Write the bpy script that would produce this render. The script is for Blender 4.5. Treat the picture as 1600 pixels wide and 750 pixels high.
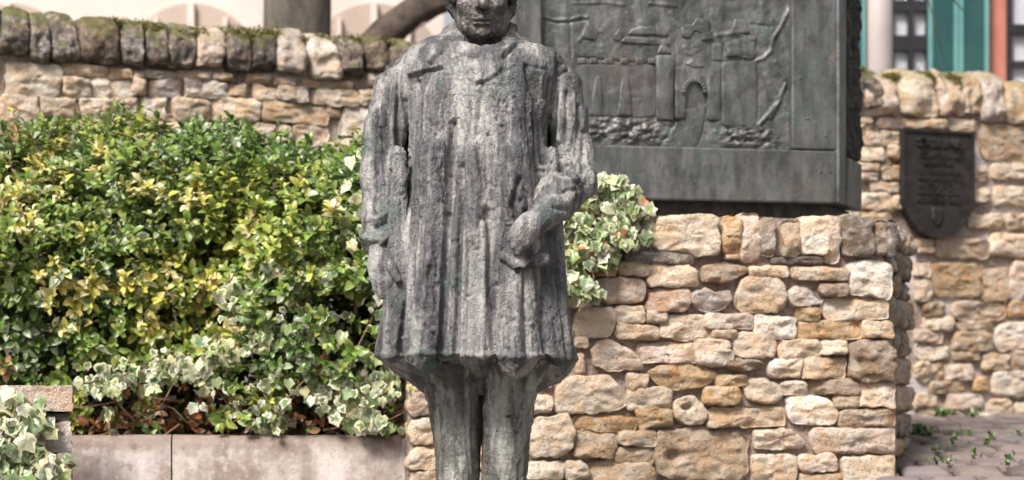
import bpy, math, random
import numpy as np
from math import radians, sin, cos, pi

random.seed(7)
rng = np.random.default_rng(7)
for o in list(bpy.data.objects):
    bpy.data.objects.remove(o)
scene = bpy.context.scene
COL = scene.collection

# ------------------------------------------------------------------ camera, sky, sun, exposure
EYE = 0.95
FP = 3150.0                      # focal length in pixels of the 1600 px wide photograph
HOR = 615.0                      # picture row of the horizon
cam_d = bpy.data.cameras.new("camera")
cam = bpy.data.objects.new("camera", cam_d)
COL.objects.link(cam)
cam.location = (0, 0, EYE)
cam.rotation_euler = (radians(90), 0, 0)
cam_d.sensor_width = 36.0
cam_d.lens = FP / 1600 * 36.0
cam_d.shift_y = (HOR - 375) / 1600
cam_d.clip_start = 0.1
cam_d.clip_end = 3000
cam_d.dof.use_dof = True
cam_d.dof.focus_distance = 4.86
cam_d.dof.aperture_fstop = 3.8
scene.camera = cam

SUN_EL, SUN_AZ = radians(50), radians(-148)     # azimuth: 0 = +Y, clockwise positive
world = bpy.data.worlds.new("World")
scene.world = world
world.use_nodes = True
wn = world.node_tree
wn.nodes.clear()
sky = wn.nodes.new("ShaderNodeTexSky")
sky.sky_type = 'NISHITA'
sky.sun_disc = False
sky.sun_elevation = SUN_EL
sky.sun_rotation = SUN_AZ
sky.air_density = 1.0
sky.dust_density = 4.0
sky.ozone_density = 0.6
hs = wn.nodes.new("ShaderNodeHueSaturation")
hs.inputs['Saturation'].default_value = 0.22
bg = wn.nodes.new("ShaderNodeBackground")
bg.inputs['Strength'].default_value = 0.06
wo = wn.nodes.new("ShaderNodeOutputWorld")
wn.links.new(sky.outputs[0], hs.inputs['Color'])
wn.links.new(hs.outputs[0], bg.inputs['Color'])
wn.links.new(bg.outputs[0], wo.inputs['Surface'])

sun_d = bpy.data.lights.new("sun", 'SUN')
sun_d.energy = 2.7
sun_d.angle = radians(16)
sun_d.color = (1.0, 0.945, 0.885)
sun = bpy.data.objects.new("sun", sun_d)
COL.objects.link(sun)
from mathutils import Vector
sdir = Vector((sin(SUN_AZ) * cos(SUN_EL), cos(SUN_AZ) * cos(SUN_EL), sin(SUN_EL)))
sun.rotation_euler = sdir.to_track_quat('Z', 'Y').to_euler()
sun.location = (0, 0, 20)

scene.view_settings.view_transform = 'Standard'
scene.view_settings.look = 'None'
scene.view_settings.exposure = 1.3
scene.view_settings.gamma = 1.0
scene.view_settings.use_curve_mapping = False

# ------------------------------------------------------------------ helpers
def px(x, y, d):
    """world point seen at picture position (x, y) at depth d"""
    return np.array([(x - 800) / FP * d, d, EYE + (HOR - y) / FP * d])

def _hash(ix, iy, iz, seed):
    with np.errstate(over='ignore'):
        h = (ix * np.uint32(374761393) + iy * np.uint32(668265263) + iz * np.uint32(2147483647) + np.uint32((seed * 2654435761) & 0xffffffff)).astype(np.uint32)
        h = (h ^ (h >> np.uint32(13))) * np.uint32(1274126177)
        h = h ^ (h >> np.uint32(16))
        h = h * np.uint32(2246822519)
        h = h ^ (h >> np.uint32(15))
    return h.astype(np.float32) / np.float32(4294967295.0)

def vnoise(p, seed=0):
    """value noise in 0..1 for points (N,3)"""
    p = np.asarray(p, dtype=np.float32) + 1000.0
    i = np.floor(p)
    f = p - i
    f = f * f * (3 - 2 * f)
    i = i.astype(np.int64).astype(np.uint32)
    x, y, z = i[:, 0], i[:, 1], i[:, 2]
    fx, fy, fz = f[:, 0], f[:, 1], f[:, 2]
    one = np.uint32(1)
    r = 0
    for dx in (0, 1):
        wx = fx if dx else 1 - fx
        for dy in (0, 1):
            wy = fy if dy else 1 - fy
            for dz in (0, 1):
                wz = fz if dz else 1 - fz
                r = r + wx * wy * wz * _hash(x + one * np.uint32(dx), y + one * np.uint32(dy), z + one * np.uint32(dz), seed)
    return r

def fbm(p, seed=0, octaves=3, gain=0.5):
    p = np.asarray(p, dtype=np.float32)
    a, s, t = 1.0, 0.0, 0.0
    for k in range(octaves):
        s = s + a * (vnoise(p * (2.03 ** k), seed + k * 17) - 0.5)
        t += a
        a *= gain
    return s / t * 2

def new_mesh(name, verts, faces, mat=None, smooth=True, cols=None):
    me = bpy.data.meshes.new(name)
    verts = np.asarray(verts, dtype=np.float32)
    if isinstance(faces, np.ndarray):
        n, k = faces.shape
        me.vertices.add(len(verts))
        me.vertices.foreach_set("co", verts.ravel())
        me.loops.add(n * k)
        me.loops.foreach_set("vertex_index", faces.astype(np.int32).ravel())
        me.polygons.add(n)
        me.polygons.foreach_set("loop_start", np.arange(0, n * k, k, dtype=np.int32))
        me.update(calc_edges=True)
    else:
        me.from_pydata(verts.tolist(), [], faces)
        me.update()
    if smooth:
        me.polygons.foreach_set("use_smooth", np.ones(len(me.polygons), dtype=bool))
    if cols is not None:
        at = me.color_attributes.new("Col", 'FLOAT_COLOR', 'POINT')
        c = np.ones((len(verts), 4), dtype=np.float32)
        c[:, :3] = cols
        at.data.foreach_set("color", c.ravel())
    if mat is not None:
        me.materials.append(mat)
    return me

WL = {}
def put(name, data, loc=(0, 0, 0), parent=None, color=None):
    o = bpy.data.objects.new(name, data)
    COL.objects.link(o)
    loc = np.array(loc, dtype=float)
    WL[o.name] = loc
    if parent is not None:
        o.parent = parent
        o.location = loc - WL[parent.name]
    else:
        o.location = loc
    if color is not None:
        o.color = (*color, 1)
    return o

def tag(o, label, cat, group=None):
    o["label"] = label
    o["category"] = cat
    if group:
        o["group"] = group
    return o

def struct(o):
    o["kind"] = "structure"
    return o

def stuff(o):
    o["kind"] = "stuff"
    return o

class MB:
    """collects quads / polygons in world coordinates"""
    def __init__(self):
        self.v, self.f = [], []
    def add(self, verts, faces):
        b = len(self.v)
        self.v.extend([tuple(map(float, q)) for q in verts])
        self.f.extend([[i + b for i in fc] for fc in faces])
        return self
    def box(self, o, u, v, w):
        o, u, v, w = map(lambda a: np.array(a, float), (o, u, v, w))
        c = [o, o + u, o + u + v, o + v, o + w, o + u + w, o + u + v + w, o + v + w]
        self.add(c, [[0, 3, 2, 1], [4, 5, 6, 7], [0, 1, 5, 4], [1, 2, 6, 5], [2, 3, 7, 6], [3, 0, 4, 7]])
        return self
    def prism(self, pts, ext):
        """polygon (list of 3d points) extruded by vector ext"""
        n = len(pts)
        a = [np.array(p, float) for p in pts]
        b = [p + np.array(ext, float) for p in a]
        self.add(a + b, [list(range(n))[::-1], [n + i for i in range(n)]] +
                 [[i, (i + 1) % n, n + (i + 1) % n, n + i] for i in range(n)])
        return self
    def tube(self, pts, rads, seg=8):
        pts = [np.array(p, float) for p in pts]
        n = len(pts)
        rings = []
        for i, p in enumerate(pts):
            t = pts[min(i + 1, n - 1)] - pts[max(i - 1, 0)]
            t = t / (np.linalg.norm(t) + 1e-9)
            a = np.cross(t, [0, 0, 1.0])
            if np.linalg.norm(a) < 0.1:
                a = np.cross(t, [1.0, 0, 0])
            a /= np.linalg.norm(a)
            b = np.cross(t, a)
            rings.append([p + rads[i] * (cos(2 * pi * k / seg) * a + sin(2 * pi * k / seg) * b) for k in range(seg)])
        base = [q for r in rings for q in r]
        fs = []
        for i in range(n - 1):
            for k in range(seg):
                fs.append([i * seg + k, i * seg + (k + 1) % seg, (i + 1) * seg + (k + 1) % seg, (i + 1) * seg + k])
        fs.append(list(range(seg))[::-1])
        fs.append([(n - 1) * seg + k for k in range(seg)])
        self.add(base, fs)
        return self
    def build(self, name, mat, parent=None, smooth=False, loc=None, color=None, bevel=0, jitter=0, seed=0):
        v = np.array(self.v)
        if loc is None:
            loc = np.array([v[:, 0].mean(), v[:, 1].mean(), v[:, 2].min()])
        if jitter:
            for k in range(3):
                v[:, k] += jitter * fbm(v * 25 + k * 31, seed + k, 2)
        me = new_mesh(name, v - np.array(loc), self.f, mat, smooth)
        o = put(name, me, loc, parent, color)
        if bevel:
            m = o.modifiers.new("bevel", 'BEVEL')
            m.width = bevel
            m.segments = 2
            m.limit_method = 'ANGLE'
        return o

def empty(name, loc):
    return put(name, None, loc)

# ------------------------------------------------------------------ materials
def mat_new(name):
    m = bpy.data.materials.new(name)
    m.use_nodes = True
    nt = m.node_tree
    bs = nt.nodes["Principled BSDF"]
    return m, nt, bs

def N(nt, kind, **kw):
    n = nt.nodes.new(kind)
    for k, v in kw.items():
        setattr(n, k, v)
    return n

def noise(nt, vec, scale, detail=4, rough=0.55):
    n = N(nt, "ShaderNodeTexNoise")
    n.inputs['Scale'].default_value = scale
    n.inputs['Detail'].default_value = detail
    n.inputs['Roughness'].default_value = rough
    nt.links.new(vec, n.inputs['Vector'])
    return n.outputs[0]

def ramp(nt, fac, stops):
    r = N(nt, "ShaderNodeValToRGB")
    el = r.color_ramp.elements
    while len(el) < len(stops):
        el.new(0.5)
    for e, (p, c) in zip(el, stops):
        e.position = p
        e.color = (*c, 1) if len(c) == 3 else c
    nt.links.new(fac, r.inputs[0])
    return r.outputs[0]

def mix(nt, fac, a, b, mode='MIX'):
    m = N(nt, "ShaderNodeMix", data_type='RGBA', blend_type=mode)
    for s, v in ((m.inputs[0], fac), (m.inputs[6], a), (m.inputs[7], b)):
        if isinstance(v, (int, float)):
            s.default_value = v
        elif isinstance(v, tuple):
            s.default_value = (*v, 1)
        else:
            nt.links.new(v, s)
    return m.outputs[2]

def math_n(nt, op, a, b=None):
    m = N(nt, "ShaderNodeMath", operation=op)
    for s, v in ((m.inputs[0], a), (m.inputs[1], b)):
        if v is None:
            continue
        if isinstance(v, (int, float)):
            s.default_value = v
        else:
            nt.links.new(v, s)
    return m.outputs[0]

def bump(nt, bs, hgt, strength, dist=0.01):
    b = N(nt, "ShaderNodeBump")
    b.inputs['Strength'].default_value = strength
    b.inputs['Distance'].default_value = dist
    nt.links.new(hgt, b.inputs['Height'])
    nt.links.new(b.outputs[0], bs.inputs['Normal'])

def obj_vec(nt, stretch=None):
    """world position, so that texture runs on from piece to piece"""
    g = N(nt, "ShaderNodeNewGeometry")
    if stretch is None:
        return g.outputs['Position']
    m = N(nt, "ShaderNodeMapping")
    m.inputs['Scale'].default_value = stretch
    nt.links.new(g.outputs['Position'], m.inputs['Vector'])
    return m.outputs[0]

def up_fac(nt):
    g = N(nt, "ShaderNodeNewGeometry")
    s = N(nt, "ShaderNodeSeparateXYZ")
    nt.links.new(g.outputs['Normal'], s.inputs[0])
    return s.outputs['Z']

def make_stone_mat(name, moss=0.0, dark=0.0):
    m, nt, bs = mat_new(name)
    oi = N(nt, "ShaderNodeObjectInfo")
    pos = obj_vec(nt)
    va = N(nt, "ShaderNodeVectorMath", operation='MULTIPLY_ADD')
    nt.links.new(oi.outputs['Random'], va.inputs[0])
    va.inputs[1].default_value = (7, 13, 5)
    nt.links.new(pos, va.inputs[2])
    v = va.outputs[0]
    n1 = noise(nt, v, 14, 5, 0.6)
    n2 = noise(nt, v, 60, 4, 0.65)
    n3 = noise(nt, v, 220, 3, 0.6)
    base = oi.outputs['Color']
    ochre = mix(nt, 1.0, base, (0.95, 0.79, 0.62), 'MULTIPLY')
    grey = mix(nt, 0.55, base, (0.25, 0.215, 0.19))
    pale = mix(nt, 0.5, base, (0.66, 0.59, 0.5))
    c = mix(nt, ramp(nt, n1, [(0.40, (0, 0, 0)), (0.62, (1, 1, 1))]), base, ochre)
    nb = noise(nt, v, 22, 4, 0.6)
    c = mix(nt, ramp(nt, nb, [(0.50, (0, 0, 0)), (0.68, (1, 1, 1))]), c, pale)
    nc = noise(nt, v, 9, 6, 0.7)
    c = mix(nt, ramp(nt, nc, [(0.54, (0, 0, 0)), (0.74, (.55, .55, .55))]), c, grey)
    c = mix(nt, ramp(nt, n2, [(0.30, (1, 1, 1)), (0.42, (0, 0, 0))]), c, mix(nt, 0.65, c, (0.10, 0.07, 0.045)))
    if dark:
        nd = noise(nt, v, 26, 6, 0.75)
        c = mix(nt, ramp(nt, nd, [(0.50 - dark * .15, (0, 0, 0)), (0.54, (1, 1, 1))]), c, mix(nt, 0.82, c, (0.05, 0.04, 0.035)))
    if moss:
        u = up_fac(nt)
        nm = noise(nt, pos, 11, 5, 0.65)
        f = math_n(nt, 'ADD', math_n(nt, 'MULTIPLY', u, 0.55), nm)
        c = mix(nt, ramp(nt, f, [(0.72, (0, 0, 0)), (0.86, (moss, moss, moss))]), c, mix(nt, n2, (0.05, 0.055, 0.012), (0.17, 0.17, 0.045)))
    nt.links.new(c, bs.inputs['Base Color'])
    bs.inputs['Roughness'].default_value = 0.9
    bs.inputs['Specular IOR Level'].default_value = 0.2
    h = math_n(nt, 'ADD', math_n(nt, 'MULTIPLY', n2, 1.0), math_n(nt, 'MULTIPLY', n3, 0.5))
    bump(nt, bs, h, 0.95, 0.012)
    return m

M_STONE = make_stone_mat("limestone")
M_COPING = make_stone_mat("weathered_coping_stone", moss=0.65, dark=1.0)
M_COPING_PALE = make_stone_mat("pale_coping_stone", moss=0.45, dark=0.0)

def make_mortar(name, a, b, white=False):
    m, nt, bs = mat_new(name)
    v = obj_vec(nt)
    n1 = noise(nt, v, 6, 5, 0.6)
    n2 = noise(nt, v, 70, 4, 0.7)
    c = mix(nt, ramp(nt, n1, [(0.35, (0, 0, 0)), (0.65, (1, 1, 1))]), a, b)
    c = mix(nt, ramp(nt, n2, [(0.35, (.7, .7, .7)), (0.5, (0, 0, 0))]), c, (0.07, 0.05, 0.04))
    if white:
        nw = noise(nt, v, 2.6, 5, 0.65)
        c = mix(nt, ramp(nt, nw, [(0.53, (0, 0, 0)), (0.60, (1, 1, 1))]), c, (0.55, 0.5, 0.49))
    nt.links.new(c, bs.inputs['Base Color'])
    bs.inputs['Roughness'].default_value = 0.95
    bs.inputs['Specular IOR Level'].default_value = 0.1
    n3 = noise(nt, v, 130, 4, 0.7)
    bump(nt, bs, math_n(nt, 'ADD', n2, n3), 0.8, 0.008)
    return m
M_MORTAR = make_mortar("brown_mortar", (0.27, 0.21, 0.175), (0.37, 0.295, 0.25))
M_MORTAR2 = make_mortar("pale_mortar", (0.33, 0.26, 0.215), (0.45, 0.37, 0.32), True)

def make_bronze(name, lo, mid, hi, green, streak=6.0, metallic=0.35, rough=0.5, bumps=0.6, warm=None):
    m, nt, bs = mat_new(name)
    v = obj_vec(nt)
    vs = obj_vec(nt, (1, 1, 1 / streak))
    n1 = noise(nt, vs, 22, 6, 0.65)
    n2 = noise(nt, v, 110, 5, 0.7)
    n3 = noise(nt, v, 8, 5, 0.65)
    n4 = noise(nt, v, 330, 3, 0.6)
    n6 = noise(nt, v, 13, 6, 0.7)
    c = mix(nt, ramp(nt, n6, [(0.36, (0, 0, 0)), (0.60, (1, 1, 1))]), lo, mid)
    f = math_n(nt, 'ADD', math_n(nt, 'MULTIPLY', n2, 0.10), math_n(nt, 'MULTIPLY', n1, 0.90))
    c = mix(nt, ramp(nt, f, [(0.47, (0, 0, 0)), (0.60, (1, 1, 1))]), c, hi)
    c = mix(nt, ramp(nt, f, [(0.36, (.6, .6, .6)), (0.46, (0, 0, 0))]), c, tuple(q * .5 for q in lo))
    c = mix(nt, ramp(nt, n3, [(0.50, (0, 0, 0)), (0.66, (.75, .75, .75))]), c, green)
    if warm:
        n5 = noise(nt, v, 4.3, 3, 0.5)
        c = mix(nt, ramp(nt, n5, [(0.55, (0, 0, 0)), (0.72, (.5, .5, .5))]), c, warm)
    nt.links.new(c, bs.inputs['Base Color'])
    bs.inputs['Metallic'].default_value = metallic
    r = ramp(nt, n2, [(0.3, (rough - .1,) * 3), (0.7, (rough + .2,) * 3)])
    nt.links.new(r, bs.inputs['Roughness'])
    va = N(nt, "ShaderNodeVectorMath", operation='MULTIPLY_ADD')
    wv = N(nt, "ShaderNodeTexNoise")
    wv.inputs['Scale'].default_value = 45
    nt.links.new(v, wv.inputs['Vector'])
    nt.links.new(wv.outputs['Color'], va.inputs[0])
    va.inputs[1].default_value = (.03, .03, .03)
    nt.links.new(obj_vec(nt, (1, 1, .6)), va.inputs[2])
    n7 = noise(nt, va.outputs[0], 70, 3, 0.5)
    crack = ramp(nt, n7, [(0.44, (1, 1, 1)), (0.485, (0.1, .1, .1)), (0.50, (.1, .1, .1)), (0.53, (.85, .85, .85)), (0.66, (1.0, 1.0, 1.0))])
    hgt = math_n(nt, 'ADD', math_n(nt, 'MULTIPLY', crack, 0.55), math_n(nt, 'ADD', n2, math_n(nt, 'MULTIPLY', n4, 0.5)))
    bump(nt, bs, hgt, bumps, 0.006)
    return m

M_BRONZE = make_bronze("weathered_bronze", (0.075, 0.071, 0.075), (0.155, 0.147, 0.152), (0.37, 0.35, 0.338), (0.085, 0.118, 0.106), 9.0, 0.35, 0.46, 0.75)
M_BRONZE_FACE = make_bronze("dark_polished_bronze", (0.08, 0.068, 0.064), (0.14, 0.12, 0.113), (0.25, 0.22, 0.205), (0.10, 0.10, 0.112), 2.0, 0.6, 0.38, 0.5)
M_BRONZE_HAIR = make_bronze("black_bronze", (0.018, 0.017, 0.016), (0.035, 0.033, 0.03), (0.07, 0.065, 0.06), (0.03, 0.034, 0.03), 2.0, 0.4, 0.45, 0.6)
M_BRONZE_LEG = make_bronze("streaked_bronze", (0.09, 0.08, 0.072), (0.16, 0.148, 0.135), (0.38, 0.375, 0.345), (0.11, 0.13, 0.105), 6.0, 0.35, 0.5, 0.8)
M_RELIEF = make_bronze("relief_bronze", (0.066, 0.067, 0.065), (0.104, 0.104, 0.102), (0.152, 0.150, 0.144), (0.076, 0.106, 0.094), 3.0, 0.45, 0.45, 0.22, (0.145, 0.115, 0.105))
M_RELIEF_DARK = make_bronze("dark_frame_bronze", (0.022, 0.021, 0.02), (0.038, 0.036, 0.034), (0.07, 0.065, 0.062), (0.04, 0.044, 0.04), 3.0, 0.4, 0.5, 0.5)
M_PLAQUE = make_bronze("plaque_bronze", (0.022, 0.018, 0.017), (0.032, 0.026, 0.024), (0.045, 0.037, 0.034), (0.03, 0.028, 0.027), 1.0, 0.4, 0.5, 0.2)

def make_plain(name, c1, c2, scale=6, rough=0.85, bmp=0.3, stretch=None, spec=0.3):
    m, nt, bs = mat_new(name)
    v = obj_vec(nt, stretch)
    n1 = noise(nt, v, scale, 5, 0.6)
    n2 = noise(nt, v, scale * 14, 4, 0.65)
    f = math_n(nt, 'ADD', math_n(nt, 'MULTIPLY', n1, 0.7), math_n(nt, 'MULTIPLY', n2, 0.3))
    c = mix(nt, ramp(nt, f, [(0.38, (0, 0, 0)), (0.62, (1, 1, 1))]), c1, c2)
    nt.links.new(c, bs.inputs['Base Color'])
    bs.inputs['Roughness'].default_value = rough
    bs.inputs['Specular IOR Level'].default_value = spec
    bump(nt, bs, n2, bmp, 0.006)
    return m

def make_concrete():
    m, nt, bs = mat_new("stained_concrete")
    v = obj_vec(nt)
    vs = obj_vec(nt, (1, 1, 0.12))
    n1 = noise(nt, vs, 9, 5, 0.6)
    n2 = noise(nt, v, 5, 5, 0.6)
    n3 = noise(nt, v, 90, 4, 0.6)
    c = mix(nt, ramp(nt, n1, [(0.40, (0, 0, 0)), (0.62, (1, 1, 1))]), (0.28, 0.225, 0.20), (0.50, 0.445, 0.41))
    c = mix(nt, ramp(nt, n2, [(0.48, (0, 0, 0)), (0.68, (.8, .8, .8))]), c, (0.20, 0.145, 0.115))
    n5 = noise(nt, v, 26, 6, 0.7)
    c = mix(nt, ramp(nt, n5, [(0.50, (0, 0, 0)), (0.62, (.55, .55, .55))]), c, (0.55, 0.50, 0.465))
    c = mix(nt, ramp(nt, n5, [(0.34, (.6, .6, .6)), (0.44, (0, 0, 0))]), c, (0.16, 0.12, 0.10))
    s = N(nt, "ShaderNodeSeparateXYZ")
    nt.links.new(v, s.inputs[0])
    z = math_n(nt, 'ADD', s.outputs['Z'], math_n(nt, 'MULTIPLY', n1, 0.07))
    c = mix(nt, ramp(nt, z, [(0.815, (0, 0, 0)), (0.855, (.75, .75, .75))]), c, (0.17, 0.12, 0.09))   # darker brown towards the upper rim
    nt.links.new(c, bs.inputs['Base Color'])
    bs.inputs['Roughness'].default_value = 0.85
    bump(nt, bs, math_n(nt, 'ADD', n3, n1), 0.35, 0.006)
    return m
M_CONCRETE = make_concrete()
M_SOIL = make_plain("dark_soil", (0.03, 0.02, 0.014), (0.07, 0.045, 0.03), 9, 0.95, 0.8)
M_GROUND = make_plain("gravelly_ground", (0.09, 0.08, 0.072), (0.17, 0.15, 0.135), 5, 0.95, 0.5)
M_PLASTER = make_plain("pink_plaster", (0.60, 0.50, 0.45), (0.68, 0.575, 0.52), 1.2, 0.9, 0.1)
M_PANE_BROWN = make_plain("brown_arched_pane", (0.38, 0.30, 0.25), (0.45, 0.36, 0.305), 1.5, 0.5, 0.05)
M_TRUNK = make_plain("smooth_grey_bark", (0.07, 0.058, 0.048), (0.19, 0.165, 0.135), 7, 0.9, 1.0, (1, 1, 0.3))
M_TRUNK2 = make_plain("brown_bark", (0.04, 0.03, 0.024), (0.12, 0.09, 0.07), 14, 0.9, 1.0)
M_TEAL = make_plain("teal_paint", (0.04, 0.12, 0.125), (0.06, 0.16, 0.16), 4, 0.5, 0.1)
M_TEAL_LIGHT = make_plain("pale_teal_paint", (0.10, 0.24, 0.24), (0.13, 0.29, 0.28), 4, 0.5, 0.1)
M_RED = make_plain("coral_brick_paint", (0.38, 0.14, 0.10), (0.46, 0.19, 0.14), 6, 0.85, 0.2)
M_FRAME_DARK = make_plain("black_window_frame", (0.012, 0.012, 0.016), (0.02, 0.02, 0.025), 4, 0.5, 0.1)
M_POST = make_plain("grey_painted_post", (0.50, 0.44, 0.42), (0.56, 0.50, 0.475), 2, 0.45, 0.05, None, 0.5)
M_ROOF = make_plain("roof_tiles", (0.22, 0.10, 0.07), (0.30, 0.14, 0.1), 9, 0.85, 0.5)
M_CURTAIN = make_plain("white_window_blind", (0.72, 0.70, 0.72), (0.80, 0.78, 0.79), 2, 0.7, 0.05)
M_TWIG = make_plain("dry_twig", (0.13, 0.075, 0.045), (0.24, 0.15, 0.10), 20, 0.9, 0.3)
M_GLASS, nt, bs = mat_new("window_glass")
bs.inputs['Base Color'].default_value = (0.9, 0.92, 0.95, 1)
bs.inputs['Roughness'].default_value = 0.03
bs.inputs['Transmission Weight'].default_value = 1.0
bs.inputs['IOR'].default_value = 1.1

def make_leaf_mat():
    m, nt, bs = mat_new("leaf")
    at = N(nt, "ShaderNodeAttribute", attribute_name="Col")
    oi = N(nt, "ShaderNodeObjectInfo")
    v = obj_vec(nt)
    n1 = noise(nt, v, 40, 3, 0.6)
    k = math_n(nt, 'ADD', 0.72, math_n(nt, 'MULTIPLY', n1, 0.56))
    cc = N(nt, "ShaderNodeCombineColor")
    for i in range(3):
        nt.links.new(k, cc.inputs[i])
    c = mix(nt, 1.0, at.outputs['Color'], cc.outputs[0], 'MULTIPLY')
    nt.links.new(c, bs.inputs['Base Color'])
    bs.inputs['Roughness'].default_value = 0.33
    bs.inputs['Specular IOR Level'].default_value = 0.5
    tr = N(nt, "ShaderNodeBsdfTranslucent")
    nt.links.new(c, tr.inputs['Color'])
    ms = N(nt, "ShaderNodeMixShader")
    ms.inputs[0].default_value = 0.22
    out = nt.nodes["Material Output"]
    nt.links.new(bs.outputs[0], ms.inputs[1])
    nt.links.new(tr.outputs[0], ms.inputs[2])
    nt.links.new(ms.outputs[0], out.inputs['Surface'])
    return m
M_LEAF = make_leaf_mat()

# ------------------------------------------------------------------ planes and stones
class Plane:
    """an upright plane through p (x, y) whose horizontal direction is u; n points to the camera side"""
    def __init__(self, x, y, ang_u, flip=False):
        self.p = np.array([x, y, EYE])
        self.u = np.array([cos(ang_u), sin(ang_u), 0])
        self.n = np.array([sin(ang_u), -cos(ang_u), 0])
        if flip:
            self.n = -self.n
        self.w = np.array([0, 0, 1.0])
    def st(self, x, y):
        """picture position -> coordinates on the plane"""
        r = np.array([(x - 800) / FP, 1.0, (HOR - y) / FP])
        o = np.array([0, 0, EYE])
        d = np.dot(self.p - o, self.n) / np.dot(r, self.n)
        q = o + r * d - self.p
        return np.array([np.dot(q, self.u), q[2]])
    def at(self, s, t, h=0.0):
        return self.p + s * self.u + t * self.w + h * self.n
    def box(self, x0, y0, x1, y1):
        a = self.st(x0, (y0 + y1) / 2)[0]
        b = self.st(x1, (y0 + y1) / 2)[0]
        c = self.st((x0 + x1) / 2, y1)[1]
        d = self.st((x0 + x1) / 2, y0)[1]
        return a, c, b, d

A12 = radians(12)
PED = Plane((1390 - 800) / FP * 6.2, 6.2, A12)
PED_SIDE = Plane(PED.p[0] - .022, PED.p[1] + .006, radians(73))            # right side, receding
BACK = Plane((0 - 800) / FP * 7.1, 7.1, radians(22))

def rect_outline(a, c, b, d, rs, K=30):
    """rounded, slightly skewed rectangle outline in plane coordinates"""
    w, h = b - a, d - c
    r = min(w, h) * rs.uniform(0.16, 0.36)
    j = lambda k: rs.uniform(-k, k)
    k = 0.10 * min(w, h)
    cs = [(a + j(k), c + j(k)), (b + j(k), c + j(k)), (b + j(k), d + j(k)), (a + j(k), d + j(k))]
    return cs, r

def densify(poly, K):
    P = np.array(poly, float)
    Q = np.roll(P, -1, axis=0)
    L = np.linalg.norm(Q - P, axis=1)
    cum = np.concatenate([[0], np.cumsum(L)])
    t = np.linspace(0, cum[-1], K, endpoint=False)
    out = []
    for q in t:
        i = min(np.searchsorted(cum, q, side='right') - 1, len(P) - 1)
        f = (q - cum[i]) / max(L[i], 1e-9)
        out.append(P[i] * (1 - f) + Q[i] * f)
    return np.array(out)

def smooth_loop(P, n):
    for _ in range(n):
        P = 0.5 * P + 0.25 * (np.roll(P, 1, axis=0) + np.roll(P, -1, axis=0))
    return P

STONE_ID = [0]
def stone(parent, pl, poly, color, pop=0.035, rough=1.0, name="stone", mat=None, holes=(), skirt=0.035, K=None, soft=1):
    STONE_ID[0] += 1
    sid = STONE_ID[0]
    rs = random.Random(sid * 91)
    poly = np.array(poly, float)
    ext = poly.max(axis=0) - poly.min(axis=0)
    per = 2 * ext.sum()
    if K is None:
        K = int(min(72, max(32, per / 0.010)))
    P = densify(poly, K)
    if soft:
        P = smooth_loop(P, soft)
    c = P.mean(axis=0)
    m = min(ext)
    # ragged outline
    d = P - c
    ln = np.linalg.norm(d, axis=1, keepdims=True)
    nz = fbm(np.c_[P * 28, np.full(K, sid * 3.7)], 5, 3, .6)
    P = P + d / ln * (nz * 0.011 * min(1, m / .06) * rough)[:, None]
    d = P - c
    half = np.maximum(ext / 2, 1e-4)
    nin = int(np.clip(m / 2 / .008, 4, 12)) if rough > .3 else 5
    rings = [(0, 1, -skirt), (0, 1, pop * 0.62), (.0030, 1, pop * 0.90), (.009, 1, pop * 0.98)] + [(.010, f, pop) for f in np.linspace(1, .06, nin + 1)[1:]]
    fk = min(1, .07 / m)
    slope = [np.array([rs.uniform(-.22, .22), rs.uniform(-.30, .30)]) * fk for _ in range(4)]
    offs = [rs.uniform(0, .012) for _ in range(4)]
    cen = [np.array([rs.uniform(-.35, .35), rs.uniform(-.35, .35)]) * ext for _ in range(4)]
    V = []
    for k, (dl, f, h) in enumerate(rings):
        Q = c + d * np.clip(1 - dl / half, .55, 1) * f
        hh = np.full(K, h)
        if k > 1:
            fac = np.min([o_ + (Q - c - q_) @ s_l for o_, s_l, q_ in zip(offs, slope, cen)], axis=0)      # broken facets
            hh = hh + np.clip(fac, -.6 * pop, .3 * pop) * min(1, rough) * min(1.0, m / .05)
            p3 = np.c_[Q * 20, np.full(K, sid * 1.9)]
            n3 = fbm(p3, 9, 3, 0.6)
            hh = hh + n3 * 0.0075 * rough * min(1.0, m / 0.07)
            p4 = np.c_[Q[:, 0] * 30, Q[:, 1] * 62, np.full(K, sid * 2.9)]
            hh = hh + fbm(p4, 12, 2, .5) * 0.0075 * rough
        V.append(np.c_[Q, hh])
    V.append(np.array([[c[0], c[1], pop * 1.05]]))
    V = np.concatenate(V)
    for (hx, hy, hr, hd) in holes:
        q = np.hypot(V[:, 0] - hx, (V[:, 1] - hy) * 1.6)
        V[:, 2] -= hd * np.exp(-(q / hr) ** 4) * (V[:, 2] > 0)
    W = pl.p[None] + V[:, :1] * pl.u + V[:, 1:2] * pl.w + V[:, 2:] * pl.n
    loc = pl.at(c[0], c[1])
    nr = len(rings)
    F = []
    for k in range(nr - 1):
        for i in range(K):
            a, b = k * K + i, k * K + (i + 1) % K
            F.append([a, b, b + K, a + K])
    ctr = nr * K
    for i in range(K):
        F.append([(nr - 1) * K + i, (nr - 1) * K + (i + 1) % K, ctr])
    if np.dot(np.cross(pl.u, pl.w), pl.n) < 0:
        F = [f[::-1] for f in F]
    v = rs.uniform(0.86, 1.12)
    color = tuple(min(0.9, max(0, q * v)) for q in color)
    me = new_mesh(name, W - loc, F, mat or M_STONE)
    me.set_sharp_from_angle(angle=radians(42))
    return put(name, me, loc, parent, color)

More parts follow.
